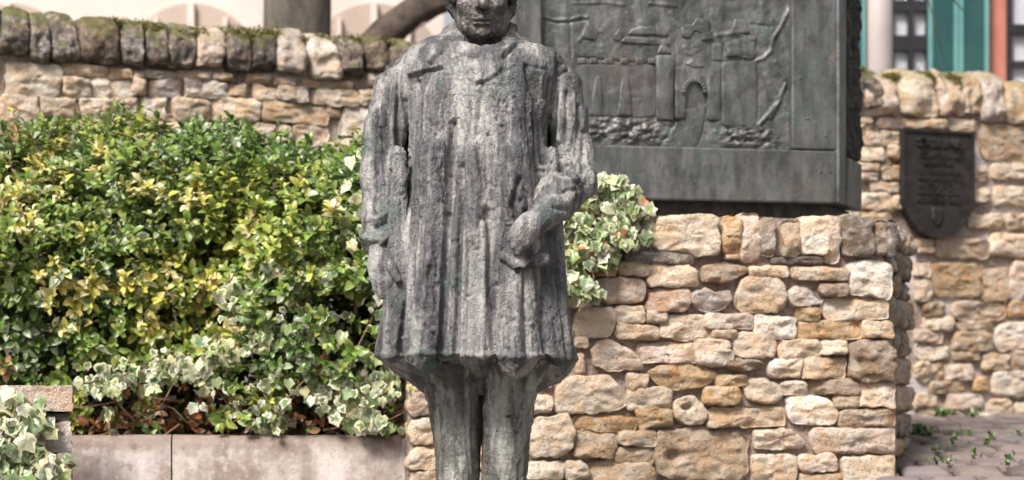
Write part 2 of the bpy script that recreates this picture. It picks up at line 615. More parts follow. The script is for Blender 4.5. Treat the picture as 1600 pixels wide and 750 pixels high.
def stone_px(parent, pl, e, **kw):
    """e: (x0, y0, x1, y1, colour) or ([points], colour) in picture positions"""
    if isinstance(e[0], list):
        poly = [pl.st(*q) for q in e[0]][::-1]
        col = e[1]
    else:
        a, c, b, d = pl.box(*e[:4])
        col = e[4]
        rs = random.Random(int(e[0] * 31 + e[1]))
        k = 0.08 * min(b - a, d - c)
        a, b, c, d = a - .004, b + .004, c - .003, d + .003
        j = lambda: rs.uniform(-k, k)
        cut = min(b - a, d - c) * 0.13
        q = lambda: cut * rs.choice((0.3, 0.6, 1.0, 1.2, 2.2))
        poly = []
        for (x, y, sx, sy) in ((a, c, 1, 1), (b, c, -1, 1), (b, d, -1, -1), (a, d, 1, -1)):
            q1, q2 = q(), q()
            pair = [(x + j(), y + sy * q2), (x + sx * q1, y + j())]
            if sx * sy < 0:
                pair = pair[::-1]
            poly += pair
    return stone(parent, pl, poly, STC[col], **kw)

STC = {  # limestone colours
    'w': (0.70, 0.630, 0.560),  # near white
    'c': (0.61, 0.510, 0.410),  # cream
    'p': (0.57, 0.470, 0.405),  # pinkish cream
    't': (0.48, 0.375, 0.280),  # tan
    'o': (0.47, 0.335, 0.205),  # ochre
    'r': (0.54, 0.385, 0.300),  # reddish
    'b': (0.31, 0.240, 0.185),  # brown
    'g': (0.37, 0.325, 0.290),  # grey
    'd': (0.18, 0.154, 0.135),  # dark grey
    'l': (0.49, 0.435, 0.410),  # lilac grey
}

# ------------------------------------------------------------------ ground and paving
def sm(a, b, x):
    t = np.clip((np.asarray(x, float) - a) / (b - a), 0, 1)
    return t * t * (3 - 2 * t)

def gz(y):
    return 0.68 * sm(4.2, 6.35, y) + 0.10 * sm(6.0, 7.1, y) + 0.055 * sm(6.9, 9.0, y)

ys = np.concatenate([[-200, -40, -10], np.linspace(0, 10, 61), [12, 16, 25, 60, 200, 900]])
xs = np.concatenate([[-500, -100, -30, -10], np.linspace(-4, 5, 31), [10, 30, 100, 500]])
X, Y = np.meshgrid(xs, ys, indexing='ij')
Z = gz(Y)
gv = np.stack([X, Y, Z], -1).reshape(-1, 3)
ni, nj = X.shape
idx = np.arange(ni * nj).reshape(ni, nj)
gf = np.stack([idx[:-1, :-1], idx[1:, :-1], idx[1:, 1:], idx[:-1, 1:]], -1).reshape(-1, 4)
struct(put("ground", new_mesh("ground", gv, gf, M_GROUND), (0, 0, 0)))

def make_paver_mat():
    m, nt, bs = mat_new("paving_stone")
    oi = N(nt, "ShaderNodeObjectInfo")
    v = obj_vec(nt)
    n1, n2 = noise(nt, v, 12, 5, 0.6), noise(nt, v, 90, 4, 0.65)
    c = mix(nt, ramp(nt, n1, [(0.4, (0, 0, 0)), (0.65, (.7, .7, .7))]), oi.outputs['Color'], (0.22, 0.18, 0.165))
    nt.links.new(c, bs.inputs['Base Color'])
    bs.inputs['Roughness'].default_value = 0.9
    bs.inputs['Specular IOR Level'].default_value = 0.08
    bump(nt, bs, math_n(nt, 'ADD', n1, n2), 0.5, 0.006)
    return m
M_PAVER = make_paver_mat()
path_v, path_f = [], []
py_ = np.linspace(5.4, 9.4, 41)
for k, y in enumerate(py_):
    path_v += [(0.9, y, float(gz(y)) + 0.004), (4.2, y, float(gz(y)) + 0.004)]
    if k:
        path_f.append([2 * k - 2, 2 * k - 1, 2 * k + 1, 2 * k])
path = struct(put("path", new_mesh("path", path_v, path_f, M_SOIL, False), (0, 0, 0)))
PAV = []
for vi in range(4):                                  # four stone shapes, shared
    L, D, H = 0.150, 0.118, 0.05
    nu, nv_ = 8, 7
    vv, ff = [], []
    for i in range(nu):
        for j in range(nv_):
            a, b = -1 + 2 * i / (nu - 1), -1 + 2 * j / (nv_ - 1)
            e = max(abs(a), abs(b))
            z = 0.032 - 0.012 * e ** 4 + 0.004 * float(fbm([[a * 2 + vi * 9, b * 2, vi]], 3, 3)[0])
            vv.append((a * L / 2 + 0.006 * float(fbm([[b * 2, vi * 5, 1]], 4, 2)[0]), b * D / 2, z))
    for i in range(nu - 1):
        for j in range(nv_ - 1):
            q = i * nv_ + j
            ff.append([q, q + nv_, q + nv_ + 1, q + 1])
    rim = [i * nv_ for i in range(nu)] + [(nu - 1) * nv_ + j for j in range(1, nv_)] + [i * nv_ + nv_ - 1 for i in range(nu - 2, -1, -1)] + [j for j in range(nv_ - 2, 0, -1)]
    base = len(vv)
    for q in rim:
        vv.append((vv[q][0], vv[q][1], -0.02))
    for k in range(len(rim)):
        a, b = k, (k + 1) % len(rim)
        ff.append([rim[b], rim[a], base + a, base + b])
    PAV.append(new_mesh("paver", vv, ff, M_PAVER))
row, y = 0, 5.98
while y < 8.95:
    xo = 1.0 + 0.02 * y + (0.08 if row % 2 else 0) + random.uniform(-.03, .03)
    x = xo
    while x < 3.0:
        yb = BACK.p[1] + (x - BACK.p[0]) * math.tan(radians(22))
        if abs(x / y * FP - 700) < 330 and y < yb + 0.1:
            sl = math.atan2(float(gz(y + .08) - gz(y - .08)), .16)
            g = random.uniform(0.26, 0.62)
            cc = random.choice([(0.31, 0.255, 0.245), (0.34, 0.275, 0.25), (0.38, 0.30, 0.265), (0.29, 0.25, 0.25)])
            o = put("paver", random.choice(PAV), (x, y, float(gz(y))), path, tuple(q * g for q in cc))
            o.rotation_euler = (sl + random.uniform(-.02, .02), random.uniform(-.02, .02), random.uniform(-.03, .03))
            o.scale = (random.uniform(0.92, 1.0), 1, 1)
        x += 0.166
    y += 0.136
    row += 1

# ------------------------------------------------------------------ pedestal wall
PED_TOP = 0.545
ped = tag(empty("stone_pedestal", (PED.at(-0.75, 0)[0], PED.p[1], 0.3)),
          "squared rubble stone pedestal of cream and tan limestone under the bronze relief", "pedestal")
sL = PED.st(637, 600)[0]
cFR, cFL = PED.at(-.022, 0), PED.at(sL, 0)
cBR = PED_SIDE.at(0.68, 0)
cBL = PED.at(sL, 0, -0.85)
mb = MB()
mb.prism([[*q[:2], 0.2] for q in (cFL, cFR, cBR, cBL)], (0, 0, EYE + PED_TOP - 0.012 - 0.2))
mb.build("mortar_core", M_MORTAR, ped)

S_PED = [
    # coping row
    ([(1027, 340), (1060, 335), (1100, 333), (1118, 340), (1122, 400), (1080, 402), (1070, 395), (1022, 394), (1018, 370)], 'c'),
    (1127, 338, 1154, 397, 'o'), (1152, 335, 1184, 410, 'p'), (1184, 340, 1207, 400, 'g'), (1131, 399, 1150, 405, 't'),
    (1219, 345, 1250, 400, 't'), (1248, 338, 1287, 398, 'w'), (1285, 339, 1307, 412, 'p'), (1312, 341, 1361, 396, 'd'),
    (1365, 346, 1382, 399, 'b'), (1383, 346, 1397, 402, 'd'), (974, 352, 1010, 392, 'd'), (930, 352, 970, 392, 'g'),
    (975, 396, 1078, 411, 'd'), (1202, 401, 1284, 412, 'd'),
    # courses
    (963, 410, 1010, 431, 't'), (930, 413, 959, 431, 't'),
    ([(930, 437), (965, 433), (1000, 435), (1006, 450), (1006, 472), (985, 477), (950, 476), (929, 465)], 'p'),
    (890, 452, 922, 481, 'c'), (1008, 411, 1088, 448, 'c'),
    ([(1095, 416), (1130, 409), (1145, 413), (1168, 420), (1160, 428), (1140, 442), (1092, 442)], 'b'),
    (1169, 418, 1226, 433, 'c'), (1008, 455, 1073, 486, 'r'),
    ([(1077, 458), (1098, 447), (1112, 455), (1140, 455), (1144, 468), (1130, 482), (1107, 491), (1085, 482), (1074, 473)], 'l'),
    (1149, 436, 1223, 487, 'c'), (1233, 420, 1323, 438, 't'), (1278, 443, 1322, 464, 'b'), (1325, 408, 1391, 463, 'w'),
    ([(1229, 455), (1240, 448), (1262, 449), (1279, 466), (1278, 478), (1240, 481), (1229, 478)], 'l'), (1280, 470, 1384, 498, 'c'),
    (897, 484, 957, 526, 'c'), (895, 527, 916, 544, 'c'), (960, 480, 1003, 504, 'c'), (962, 508, 1026, 530, 't'),
    ([(920, 545), (938, 531), (962, 533), (985, 550), (1003, 567), (1000, 577), (965, 581), (925, 572)], 'p'),
    (979, 583, 1009, 607, 't'), (900, 553, 910, 582, 'c'), (995, 537, 1083, 565, 'p'),
    ([(866, 605), (890, 587), (945, 586), (965, 600), (979, 617), (975, 633), (960, 642), (885, 648), (865, 645)], 'c'),
    (828, 612, 861, 646, 'c'), (1007, 486, 1037, 504, 'p'), (1029, 495, 1105, 529, 'c'), (1100, 491, 1174, 514, 'p'),
    (1109, 516, 1146, 530, 't'), (1178, 494, 1240, 531, 'w'), (1142, 522, 1206, 560, 'c'), (1085, 530, 1140, 567, 'p'),
    ([(1010, 583), (1025, 572), (1065, 568), (1100, 573), (1119, 586), (1110, 597), (1085, 607), (1055, 611), (1030, 608)], 'o'),
    ([(1120, 567), (1135, 559), (1160, 558), (1190, 565), (1189, 574), (1170, 577), (1155, 584), (1135, 577)], 'b'),
    (1119, 586, 1162, 603, 'o'), ([(1157, 603), (1170, 591), (1195, 590), (1218, 603), (1221, 622), (1210, 634), (1185, 634), (1165, 622)], 'c'),
    (1097, 605, 1152, 632, 'o'), (1240, 479, 1278, 503, 'o'), (1243, 503, 1344, 529, 'o'), (1345, 503, 1389, 528, 't'),
    (1213, 533, 1277, 559, 'c'), (1279, 533, 1318, 555, 'c'), (1201, 563, 1249, 591, 'w'), (1250, 560, 1317, 593, 't'),
    (1320, 533, 1396, 597, 'b'), (1217, 597, 1257, 616, 'c'), (1257, 593, 1338, 616, 'b'), (1339, 598, 1394, 636, 'c'),
    (1300, 618, 1338, 638, 't'),
    ([(1226, 625), (1240, 615), (1265, 613), (1288, 622), (1306, 642), (1301, 665), (1235, 662), (1228, 655)], 'w'),
    (1309, 638, 1394, 667, 't'), (826, 653, 894, 713, 'c'), (896, 650, 990, 673, 'o'), (981, 608, 1044, 638, 'c'),
    (991, 639, 1047, 667, 'o'), (897, 677, 962, 714, 't'), (963, 672, 1020, 697, 'c'), (960, 701, 1019, 722, 't'),
    (820, 720, 875, 750, 'c'), (881, 720, 917, 749, 'c'), (918, 723, 1020, 762, 't'),
    ([(1047, 630), (1062, 620), (1082, 617), (1092, 632), (1102, 643), (1097, 663), (1070, 666), (1052, 656)], 'c'),
    (1103, 637, 1222, 666, 't'), ([(1024, 672), (1090, 669), (1160, 676), (1168, 690), (1168, 742), (1150, 752), (1060, 752), (1024, 740), (1020, 700)], 't'),
    ([(1172, 672), (1215, 667), (1238, 670), (1257, 695), (1250, 701), (1175, 702)], 'p'),
    (1172, 709, 1241, 762, 'c'), (1245, 711, 1302, 736, 'p'), (1268, 672, 1394, 705, 'p'), (1250, 740, 1310, 766, 't'), (1312, 713, 1395, 766, 'c'),
    # left end beside and behind the legs
    (638, 653, 690, 693, 'c'), (637, 697, 684, 732, 'c'), (638, 737, 700, 766, 't'), (694, 656, 745, 690, 't'), (690, 697, 760, 732, 'c'),
    (705, 737, 765, 766, 'p'), (750, 654, 822, 692, 'p'), (766, 697, 815, 732, 'o'), (770, 737, 814, 766, 'c'),
    (640, 610, 700, 648, 'p'), (706, 612, 770, 648, 'c'), (775, 610, 824, 646, 't'), (640, 560, 720, 604, 'c'), (726, 562, 790, 604, 't'), (795, 556, 860, 604, 'c'),
    (640, 500, 700, 552, 'p'), (706, 510, 780, 552, 'c'), (786, 500, 838, 550, 'o'), (843, 510, 892, 550, 'c'),
    # below the picture's edge
    (1025, 758, 1160, 800, 'c'), (1176, 768, 1250, 800, 't'), (1256, 772, 1390, 806, 'c'), (820, 756, 912, 800, 't'), (918, 768, 1018, 806, 'c'), (640, 772, 730, 806, 'c'), (736, 772, 814, 806, 't'),
]
for e in S_PED:
    hl = ()
    if isinstance(e[0], list) and e[0][0] == (1024, 672):
        q = PED.st(1052, 713)
        hl = ((q[0], q[1], 0.028, 0.03),)
    if isinstance(e[0], list) and e[0][0] == (1047, 630):
        q = PED.st(1069, 636)
        hl = ((q[0], q[1], 0.017, 0.025),)
    r = random.Random(str(e))
    stone_px(ped, PED, e, pop=r.uniform(0.020, 0.036), rough=r.uniform(0.9, 1.4), holes=hl)

# the right-hand side of the pedestal, procedural courses of rough stone
rs = random.Random(5)
t = -0.36
while t < PED_TOP - 0.02:
    last = t > PED_TOP - 0.17
    h = (PED_TOP - t - 0.004) if last else rs.uniform(0.05, 0.095)
    s = 0.045
    while s < 0.66:
        w = rs.uniform(0.04, 0.08) if last else rs.uniform(0.06, 0.16)
        w = min(w, 0.68 - s)
        if w > 0.03:
            a, b, c, d = s + .004, s + w - .004, t + .004, t + h - .006
            k = 0.2 * min(b - a, d - c)
            poly = [(a, c + k), (a + k, c), (b - k, c), (b, c + k), (b, d - k), (b - k, d), (a + k, d), (a, d - k)]
            stone(ped, PED_SIDE, poly, STC[rs.choice('ggdtlgb' if t > 0.05 else 'gtlcpt')], pop=rs.uniform(0.014, 0.034), rough=1.5)
        s += w
    t += h

# ------------------------------------------------------------------ long wall behind
WT = 1.33
back = tag(empty("rubble_wall", BACK.at(1.9, 0) * np.array([1, 1, 0]) + np.array([0, 0, 0.75])),
           "long rubble limestone garden wall with mossy upright coping stones behind the hedge", "wall")
sR0, sR1 = BACK.st(1540, 300)[0], BACK.st(1640, 300)[0]
prof = [(-1.2, -0.4), (sR1 + 1.5, -0.4), (sR1 + 1.5, 1.02), (sR1, 1.10), (sR0 + .05, WT - .05), (-1.2, WT - .05)]
mb = MB().prism([BACK.at(s, t, 0) for s, t in prof], -0.34 * BACK.n)
mb.build("mortar_core", M_MORTAR2, back)

S_BACK = [
    (6, 100, 95, 147, 'w'), (96, 103, 165, 119, 'p'), (166, 109, 207, 124, 'o'), (98, 121, 138, 154, 'w'), (139, 121, 203, 153, 'w'),
    (205, 124, 226, 150, 'c'), (209, 113, 222, 123, 'p'), (225, 112, 274, 123, 'l'), (275, 111, 328, 126, 'p'), (331, 116, 362, 127, 't'),
    (384, 117, 421, 130, 'p'), (429, 122, 459, 134, 'p'), (470, 126, 550, 138, 't'), (235, 126, 280, 152, 'l'), (288, 124, 311, 150, 'w'),
    (313, 128, 353, 152, 'w'), (354, 133, 384, 153, 't'), (394, 135, 431, 158, 'c'), (433, 133, 479, 160, 'l'), (488, 140, 557, 165, 'c'),
    (559, 141, 592, 166, 'c'), (0, 152, 60, 192, 'p'), (62, 155, 119, 185, 'c'), (123, 155, 157, 184, 'c'), (158, 156, 190, 186, 'c'),
    (191, 157, 214, 186, 'p'), (224, 154, 260, 185, 'w'), (272, 155, 327, 191, 'c'), (330, 156, 405, 191, 'c'), (407, 161, 510, 193, 't'),
    (512, 166, 529, 183, 'b'), (532, 170, 602, 216, 'w'), (70, 188, 140, 199, 'c'), (143, 190, 208, 205, 'c'), (254, 180, 276, 191, 'p'),
    (258, 192, 293, 209, 'c'), (295, 192, 319, 206, 'c'), (212, 190, 252, 205, 'c'), (429, 197, 452, 214, 'c'), (456, 197, 511, 220, 'c'),
    (400, 196, 427, 212, 'p'), (320, 195, 352, 211, 'p'), (354, 195, 398, 212, 'c'), (0, 196, 64, 216, 'p'), (66, 203, 140, 222, 'c'),
    (144, 208, 200, 228, 'c'), (204, 208, 252, 226, 't'), (256, 212, 318, 230, 'c'), (322, 214, 390, 232, 'c'), (394, 216, 450, 236, 'p'),
    (456, 223, 528, 246, 'c'), (534, 220, 604, 250, 'c'), (573, 112, 602, 134, 'p'), (606, 140, 660, 170, 'c'), (608, 175, 680, 205, 'p'),
    (662, 120, 720, 150, 'c'), (724, 126, 790, 152, 't'), (664, 155, 740, 180, 'c'), (745, 158, 800, 186, 'c'),
    # right-hand stretch
    (1338, 185, 1357, 205, 't'), (1370, 186, 1408, 199, 'p'), (1410, 187, 1476, 203, 't'), (1480, 186, 1519, 203, 'c'),
    (1532, 197, 1612, 250, 't'), (1338, 206, 1373, 228, 'c'), (1376, 207, 1404, 228, 'c'), (1338, 232, 1379, 251, 'c'), (1387, 230, 1404, 249, 'c'),
    (1338, 256, 1367, 268, 'c'), (1374, 258, 1392, 281, 't'), (1393, 261, 1404, 281, 't'), (1338, 272, 1367, 283, 'c'), (1358, 286, 1403, 301, 'c'),
    (1517, 260, 1538, 283, 'p'), (1547, 258, 1612, 281, 'c'), (1517, 295, 1542, 316, 'c'), (1553, 292, 1612, 323, 'c'), (1342, 304, 1392, 330, 'c'),
    (1510, 334, 1563, 355, 'c'), (1570, 334, 1612, 358, 'c'), (1340, 332, 1388, 352, 't'), (1315, 325, 1338, 345, 'c'), (1392, 306, 1412, 326, 'c'),
    (1458, 373, 1541, 403, 'c'), (1428, 374, 1453, 397, 't'), (1546, 365, 1612, 401, 'c'), (1427, 408, 1450, 433, 'p'), (1456, 413, 1527, 463, 'o'),
    (1533, 413, 1571, 469, 't'), (1573, 409, 1612, 471, 'p'), (1428, 440, 1453, 470, 'c'), (1440, 472, 1470, 494, 'b'), (1488, 471, 1566, 499, 't'),
    (1575, 471, 1612, 496, 'o'), (1442, 496, 1484, 516, 'c'), (1494, 503, 1546, 517, 'b'), (1485, 520, 1546, 549, 't'), (1428, 515, 1470, 536, 'p'),
    (1430, 539, 1478, 562, 'w'), (1556, 506, 1612, 546, 'w'), (1488, 549, 1526, 562, 't'), (1428, 566, 1448, 593, 'c'), (1450, 565, 1471, 589, 't'),
    (1475, 570, 1516, 594, 'p'), (1532, 553, 1571, 578, 't'), (1545, 580, 1612, 619, 'w'), (1452, 595, 1504, 615, 't'), (1516, 592, 1539, 609, 'o'),
    (1475, 616, 1531, 641, 'p'), (1540, 626, 1577, 656, 'c'), (1584, 630, 1612, 662, 'c'), (1428, 618, 1460, 640, 't'), (1433, 642, 1464, 657, 'c'),
    (1508, 642, 1537, 660, 'l'), (1468, 643, 1503, 660, 'l'), (1575, 550, 1612, 575, 'p'),
]
for e in S_BACK:
    r = random.Random(str(e))
    stone_px(back, BACK, e, pop=r.uniform(0.018, 0.032), rough=1.2, K=44)

COPE_ID = [0]
def coping(x0, x1, y0, y1, col, mat=None, bulge=0.05):
    """an upright coping stone that rolls over the top of the wall"""
    COPE_ID[0] += 1
    cid = COPE_ID[0]
    a, c, b, d = BACK.box(x0, y0, x1, y1)
    d += .02
    H = d - c
    prof = [(-.03, 0), (bulge * .7, .0), (bulge, .08), (bulge * 1.15, .28), (bulge, .5), (bulge * .7, .7), (bulge * .15, .85), (-.04, .95), (-.12, 1.0), (-.22, .99), (-.31, .9), (-.37, .6), (-.37, .2)]
    # refine
    P = np.array(prof)
    P = np.concatenate([np.stack([P[:-1], P[:-1] * .5 + P[1:] * .5], 1).reshape(-1, 2), P[-1:]])
    P = np.concatenate([np.stack([P[:-1], P[:-1] * .5 + P[1:] * .5], 1).reshape(-1, 2), P[-1:]])
    n, m = len(P), 15
    a, b = a - .006, b + .006
    V = []
    lean = 0.012 * (random.random() - .5)
    for j in range(m):
        e = -1 + 2 * j / (m - 1)
        sh = 1 - 0.22 * abs(e) ** 8
        for (h, t) in P:
            s = (a + b) / 2 + e * (b - a) / 2 + lean * (t - .5) * 4
            hh = h * (sh if h > 0 else 1) - (0.022 * abs(e) ** 8)
            tt = c + t * H - 0.02 * abs(e) ** 6 * (t > .5) + 0.012 * abs(e) ** 6 * (t < .2)
            V.append((s, tt, hh))
    V = np.array(V)
    q = V * np.array([14, 14, 14]) + cid * 5.3
    V[:, 2] += fbm(q, 21, 4, 0.65) * 0.034
    V[:, 1] += fbm(q + 50, 22, 3) * 0.020
    V[:, 0] += fbm(q + 90, 23, 3) * 0.012
    W = BACK.p + V[:, :1] * BACK.u + V[:, 1:2] * BACK.w + V[:, 2:] * BACK.n
    F = []
    for j in range(m - 1):
        for i in range(n - 1):
            k = j * n + i
            F.append([k, k + n, k + n + 1, k + 1])
    F.append(list(range(n)))
    F.append([(m - 1) * n + i for i in range(n)][::-1])
    loc = BACK.at((a + b) / 2, c)
    put("coping_stone", new_mesh("coping_stone", W - loc, F, mat or M_COPING), loc, back, STC[col])

COPE = [(-40, 0, 12, 88, 'd'), (0, 44, 16, 88, 'g'), (47, 75, 24, 97, 'l'), (77, 119, 22, 98, 'l'), (122, 185, 30, 98, 'b'), (190, 222, 34, 104, 'l'),
        (225, 260, 38, 104, 'g'), (262, 304, 40, 107, 'l'), (306, 348, 44, 110, 'p'), (350, 390, 46, 114, 'g'), (394, 428, 50, 114, 'd'),
        (430, 476, 46, 116, 'l'), (480, 527, 56, 124, 'w'), (529, 562, 58, 120, 'g'), (565, 603, 62, 112, 'b'), (606, 650, 64, 128, 'g'),
        (652, 700, 68, 130, 'g'), (702, 760, 70, 132, 'b'), (762, 815, 74, 134, 'g')]
for i, (x0, x1, y0, y1, col) in enumerate(COPE):
    pale = col in 'wp' or i == 11
    coping(x0, x1, y0, y1, col, M_COPING_PALE if pale else M_COPING, 0.055)
x = 820
while x < 1330:                                     # the stretch behind the monument
    w = random.uniform(46, 62)
    coping(x, x + w - 3, 76 + (x - 820) * .068, 136 + (x - 820) * .075, random.choice('gbl'), M_COPING)
    x += w
for (x0, x1, y0, y1, col) in [(1334, 1398, 112, 182, 'p'), (1401, 1458, 110, 184, 'c'), (1461, 1499, 114, 182, 'p'), (1501, 1528, 116, 180, 't'), (1530, 1566, 114, 192, 'l'), (1568, 1618, 128, 196, 't'), (1620, 1700, 172, 240, 'c')]:
    coping(x0, x1, y0, y1, col, M_COPING_PALE, 0.04)

# moss cushions along the coping
def moss_patch(name, spots, parent):
    V, F = [], []
    for (x, y, rr) in spots:
        a, t = BACK.st(x, y)
        for k in range(int(900 * rr)):
            ds, dt = rng.normal(0, rr * .022, 2)
            h = 0.03 - max(0, (t + dt - 1.17)) * 0.25 + rng.normal(0, .012)
            p = BACK.at(a + ds, t + .024 + dt * .4, h)
            q = rng.normal(0, 1, (3, 3)) * 0.0035
            b = len(V)
            V += [p + q[0], p + q[1], p + q[2] + np.array([0, 0, .004])]
            F.append([b, b + 1, b + 2])
    V = np.array(V)
    loc = V.mean(axis=0)
    cols = np.repeat(np.array([0.14, 0.13, 0.035]) * rng.uniform(.5, 1.7, (len(V) // 3, 1)), 3, axis=0)
    o = put(name, new_mesh(name, V - loc, np.array(F), M_LEAF, True, cols), loc, parent)
    return stuff(o)
moss_patch("moss", [(216, 52, 1.2), (245, 56, 1), (285, 62, .8), (318, 60, .9), (352, 66, 1.4), (372, 64, 1.6), (395, 66, 1.4), (425, 62, 1.2), (470, 72, .8), (500, 68, .6), (555, 76, 1.6), (562, 90, 1.1), (180, 44, .7), (600, 74, .8), (400, 82, 1), (342, 84, .8)], back)
moss_patch("moss", [(1395, 128, .9), (1448, 126, 1.1), (1455, 135, .8), (1488, 130, 1.1), (1494, 140, .8), (1345, 118, .7)], back)

# ------------------------------------------------------------------ concrete planter
PLN = Plane((637 - 800) / FP * 5.93, 5.93, radians(7))
planter = tag(empty("concrete_planter", PLN.at(-0.6, 0) * np.array([1, 1, 0]) + np.array([0, 0, 0.3])),
              "stained grey concrete planter edging below the hedge", "planter")
ptop = -65 / FP * 5.9
def planter_panel(x0, x1):
    a, b = PLN.st(x0, 700)[0] + .0022, PLN.st(x1, 700)[0] - .0022
    sec = [(0, -0.75), (0, -0.03), (-0.006, -0.012), (-0.02, -0.002), (-0.04, 0), (-0.12, 0), (-0.12, -0.75)]
    n = 30
    V, F = [], []
    k = len(sec)
    for i in range(n + 1):
        s = a + (b - a) * i / n
        for (h, t) in sec:
            V.append((s, ptop + t, h))
    V = np.array(V)
    V[:, 2] += fbm(V * 9, 31, 3) * 0.004
    V[:, 1] += fbm(V * 7, 33, 3) * 0.004 * (V[:, 1] > ptop - .1)
    W = PLN.p + V[:, :1] * PLN.u + V[:, 1:2] * PLN.w + V[:, 2:] * PLN.n
    for i in range(n):
        for j in range(k):
            F.append([i * k + j, (i + 1) * k + j, (i + 1) * k + (j + 1) % k, i * k + (j + 1) % k])
    F.append(list(range(k)))
    F.append([n * k + j for j in range(k)][::-1])
    loc = PLN.at(a, -.75)
    o = put("panel", new_mesh("panel", W - loc, [f[::-1] for f in F], M_CONCRETE), loc, planter)
    es = o.modifiers.new("split", 'EDGE_SPLIT')
    es.split_angle = radians(60)
planter_panel(-110, 268)
planter_panel(268, 634)
# soil bed
bedv = [PLN.at(-2.1, ptop - .02, -.10), PLN.at(0.0, ptop - .02, -.10), BACK.at(2.1, ptop + .02, .0), BACK.at(-.6, ptop + .02, .0)]
struct(put("soil_bed", new_mesh("soil_bed", np.array(bedv) - bedv[0], [[0, 1, 2, 3]], M_SOIL, False), bedv[0]))

# ------------------------------------------------------------------ stone pier at the left
PIER = Plane((113 - 800) / FP * 5.35, 5.35, radians(13))
pier = tag(empty("stone_pier", PIER.at(-.1, 0) * np.array([1, 1, 0]) + np.array([0, 0, .28])),
           "low stone pier with flat capstone at the planter's end, overgrown with ivy", "pier")
def rough_block(x0, y0, x1, y1, depth, proud, col, name="stone", seed=1, amp=0.005):
    a, c, b, d = PIER.box(x0, y0, x1, y1)
    nx, ny, nzz = 26, 8, 10
    pts, faces, key = [], [], {}
    def vid(i, j, k):
        q = (i, j, k)
        if q not in key:
            key[q] = len(pts)
            pts.append((a + (b - a) * i / nx, c + (d - c) * k / nzz, proud - depth * j / ny))
        return key[q]
    for i in range(nx):
        for k in range(nzz):
            faces.append([vid(i, 0, k), vid(i + 1, 0, k), vid(i + 1, 0, k + 1), vid(i, 0, k + 1)])
            faces.append([vid(i, ny, k), vid(i, ny, k + 1), vid(i + 1, ny, k + 1), vid(i + 1, ny, k)])
        for j in range(ny):
            faces.append([vid(i, j, nzz), vid(i + 1, j, nzz), vid(i + 1, j + 1, nzz), vid(i, j + 1, nzz)])
            faces.append([vid(i, j, 0), vid(i, j + 1, 0), vid(i + 1, j + 1, 0), vid(i + 1, j, 0)])
    for j in range(ny):
        for k in range(nzz):
            faces.append([vid(0, j, k), vid(0, j, k + 1), vid(0, j + 1, k + 1), vid(0, j + 1, k)])
            faces.append([vid(nx, j, k), vid(nx, j + 1, k), vid(nx, j + 1, k + 1), vid(nx, j, k + 1)])
    V = np.array(pts)
    q = V * np.array([18, 60, 18]) + seed * 9
    for kk in range(3):
        V[:, kk] += fbm(q + kk * 40, 40 + kk, 4, .6) * amp
    W = PIER.p + V[:, :1] * PIER.u + V[:, 1:2] * PIER.w + V[:, 2:] * PIER.n
    loc = PIER.at((a + b) / 2, c)
    o = put(name, new_mesh(name, W - loc, faces, M_STONE, True), loc, pier, STC[col])
    es = o.modifiers.new("split", 'EDGE_SPLIT')
    es.split_angle = radians(50)
    return o
rough_block(-70, 603, 113, 643, .34, .02, 'p', "capstone", 1, .004)
rough_block(-60, 645, 108, 658, .3, .0, 'd', "stone", 2, .008)
rough_block(46, 660, 111, 708, .3, .01, 'l', "stone", 3, .010)
rough_block(-60, 660, 44, 708, .3, .006, 'g', "stone", 4, .010)
rough_block(-60, 711, 90, 722, .3, .0, 'd', "stone", 6, .008)
rough_block(30, 725, 112, 800, .3, .01, 't', "stone", 5, .010)
rough_block(-60, 725, 28, 800, .3, .008, 'g', "stone", 7, .010)
rough_block(-58, 802, 110, 1000, .3, .004, 'g', "stone", 8, .010)

# ------------------------------------------------------------------ bronze relief monument
REL = Plane((1308 - 800) / FP * 6.42, 6.42, A12)
REL_SIDE = Plane(REL.p[0], REL.p[1], radians(69))
rel = tag(empty("bronze_relief", REL.at(-.55, 0) * np.array([1, 1, 0]) + np.array([0, 0, EYE + PED_TOP])),
          "upright bronze relief slab showing a walled castle town, standing on the stone pedestal", "relief")
rb = REL.st(1308, 316)[1]                            # underside
rt = rb + 1.28
sl_, sli, sri = REL.st(774, 150)[0], REL.st(847, 150)[0], REL.st(1237, 150)[0]
zi = REL.st(1237, 234)[1]                            # inner lower edge
sd = 0.33
bk = REL_SIDE.at(sd, 0)
bl = REL.at(sl_, 0, -0.36)
DEP = 0.045
mb = MB().prism([[*q[:2], EYE + rb] for q in (REL.at(sl_, 0, -DEP), REL.at(-0.012, 0, -DEP), bk + 0.0 * REL.u - 0.004 * REL_SIDE.n, bl)], (0, 0, rt - rb))
mb.build("slab", M_RELIEF, rel)
def frame_bar(name, s0, s1, t0, t1):
    o = MB().box(REL.at(s0, t0, -DEP), (s1 - s0) * REL.u, (t1 - t0) * REL.w, DEP * REL.n).build(name, M_RELIEF, rel, bevel=0.006)
    return o
frame_bar("stile", sri, 0.0, zi + .002, rt)
frame_bar("stile", sl_, sli, zi + .002, rt)
frame_bar("rail", sl_, 0.0, rb - 0.004, zi)
frame_bar("rail", sli + .002, sri - .002, rt - .09, rt)
# small bolts / casting bosses on the frame
for (bx_, by_) in [(1290, 212), (1297, 268), (1282, 268), (1250, 122), (1262, 185)]:
    q = REL.st(bx_, by_)
    stone(rel, REL, [(q[0] + .005 * cos(a), q[1] + .005 * sin(a)) for a in np.linspace(0, 2 * pi, 9)[:-1]], (.1, .1, .1), pop=.003, rough=0, name="bolt", mat=M_RELIEF, skirt=.002, K=10)
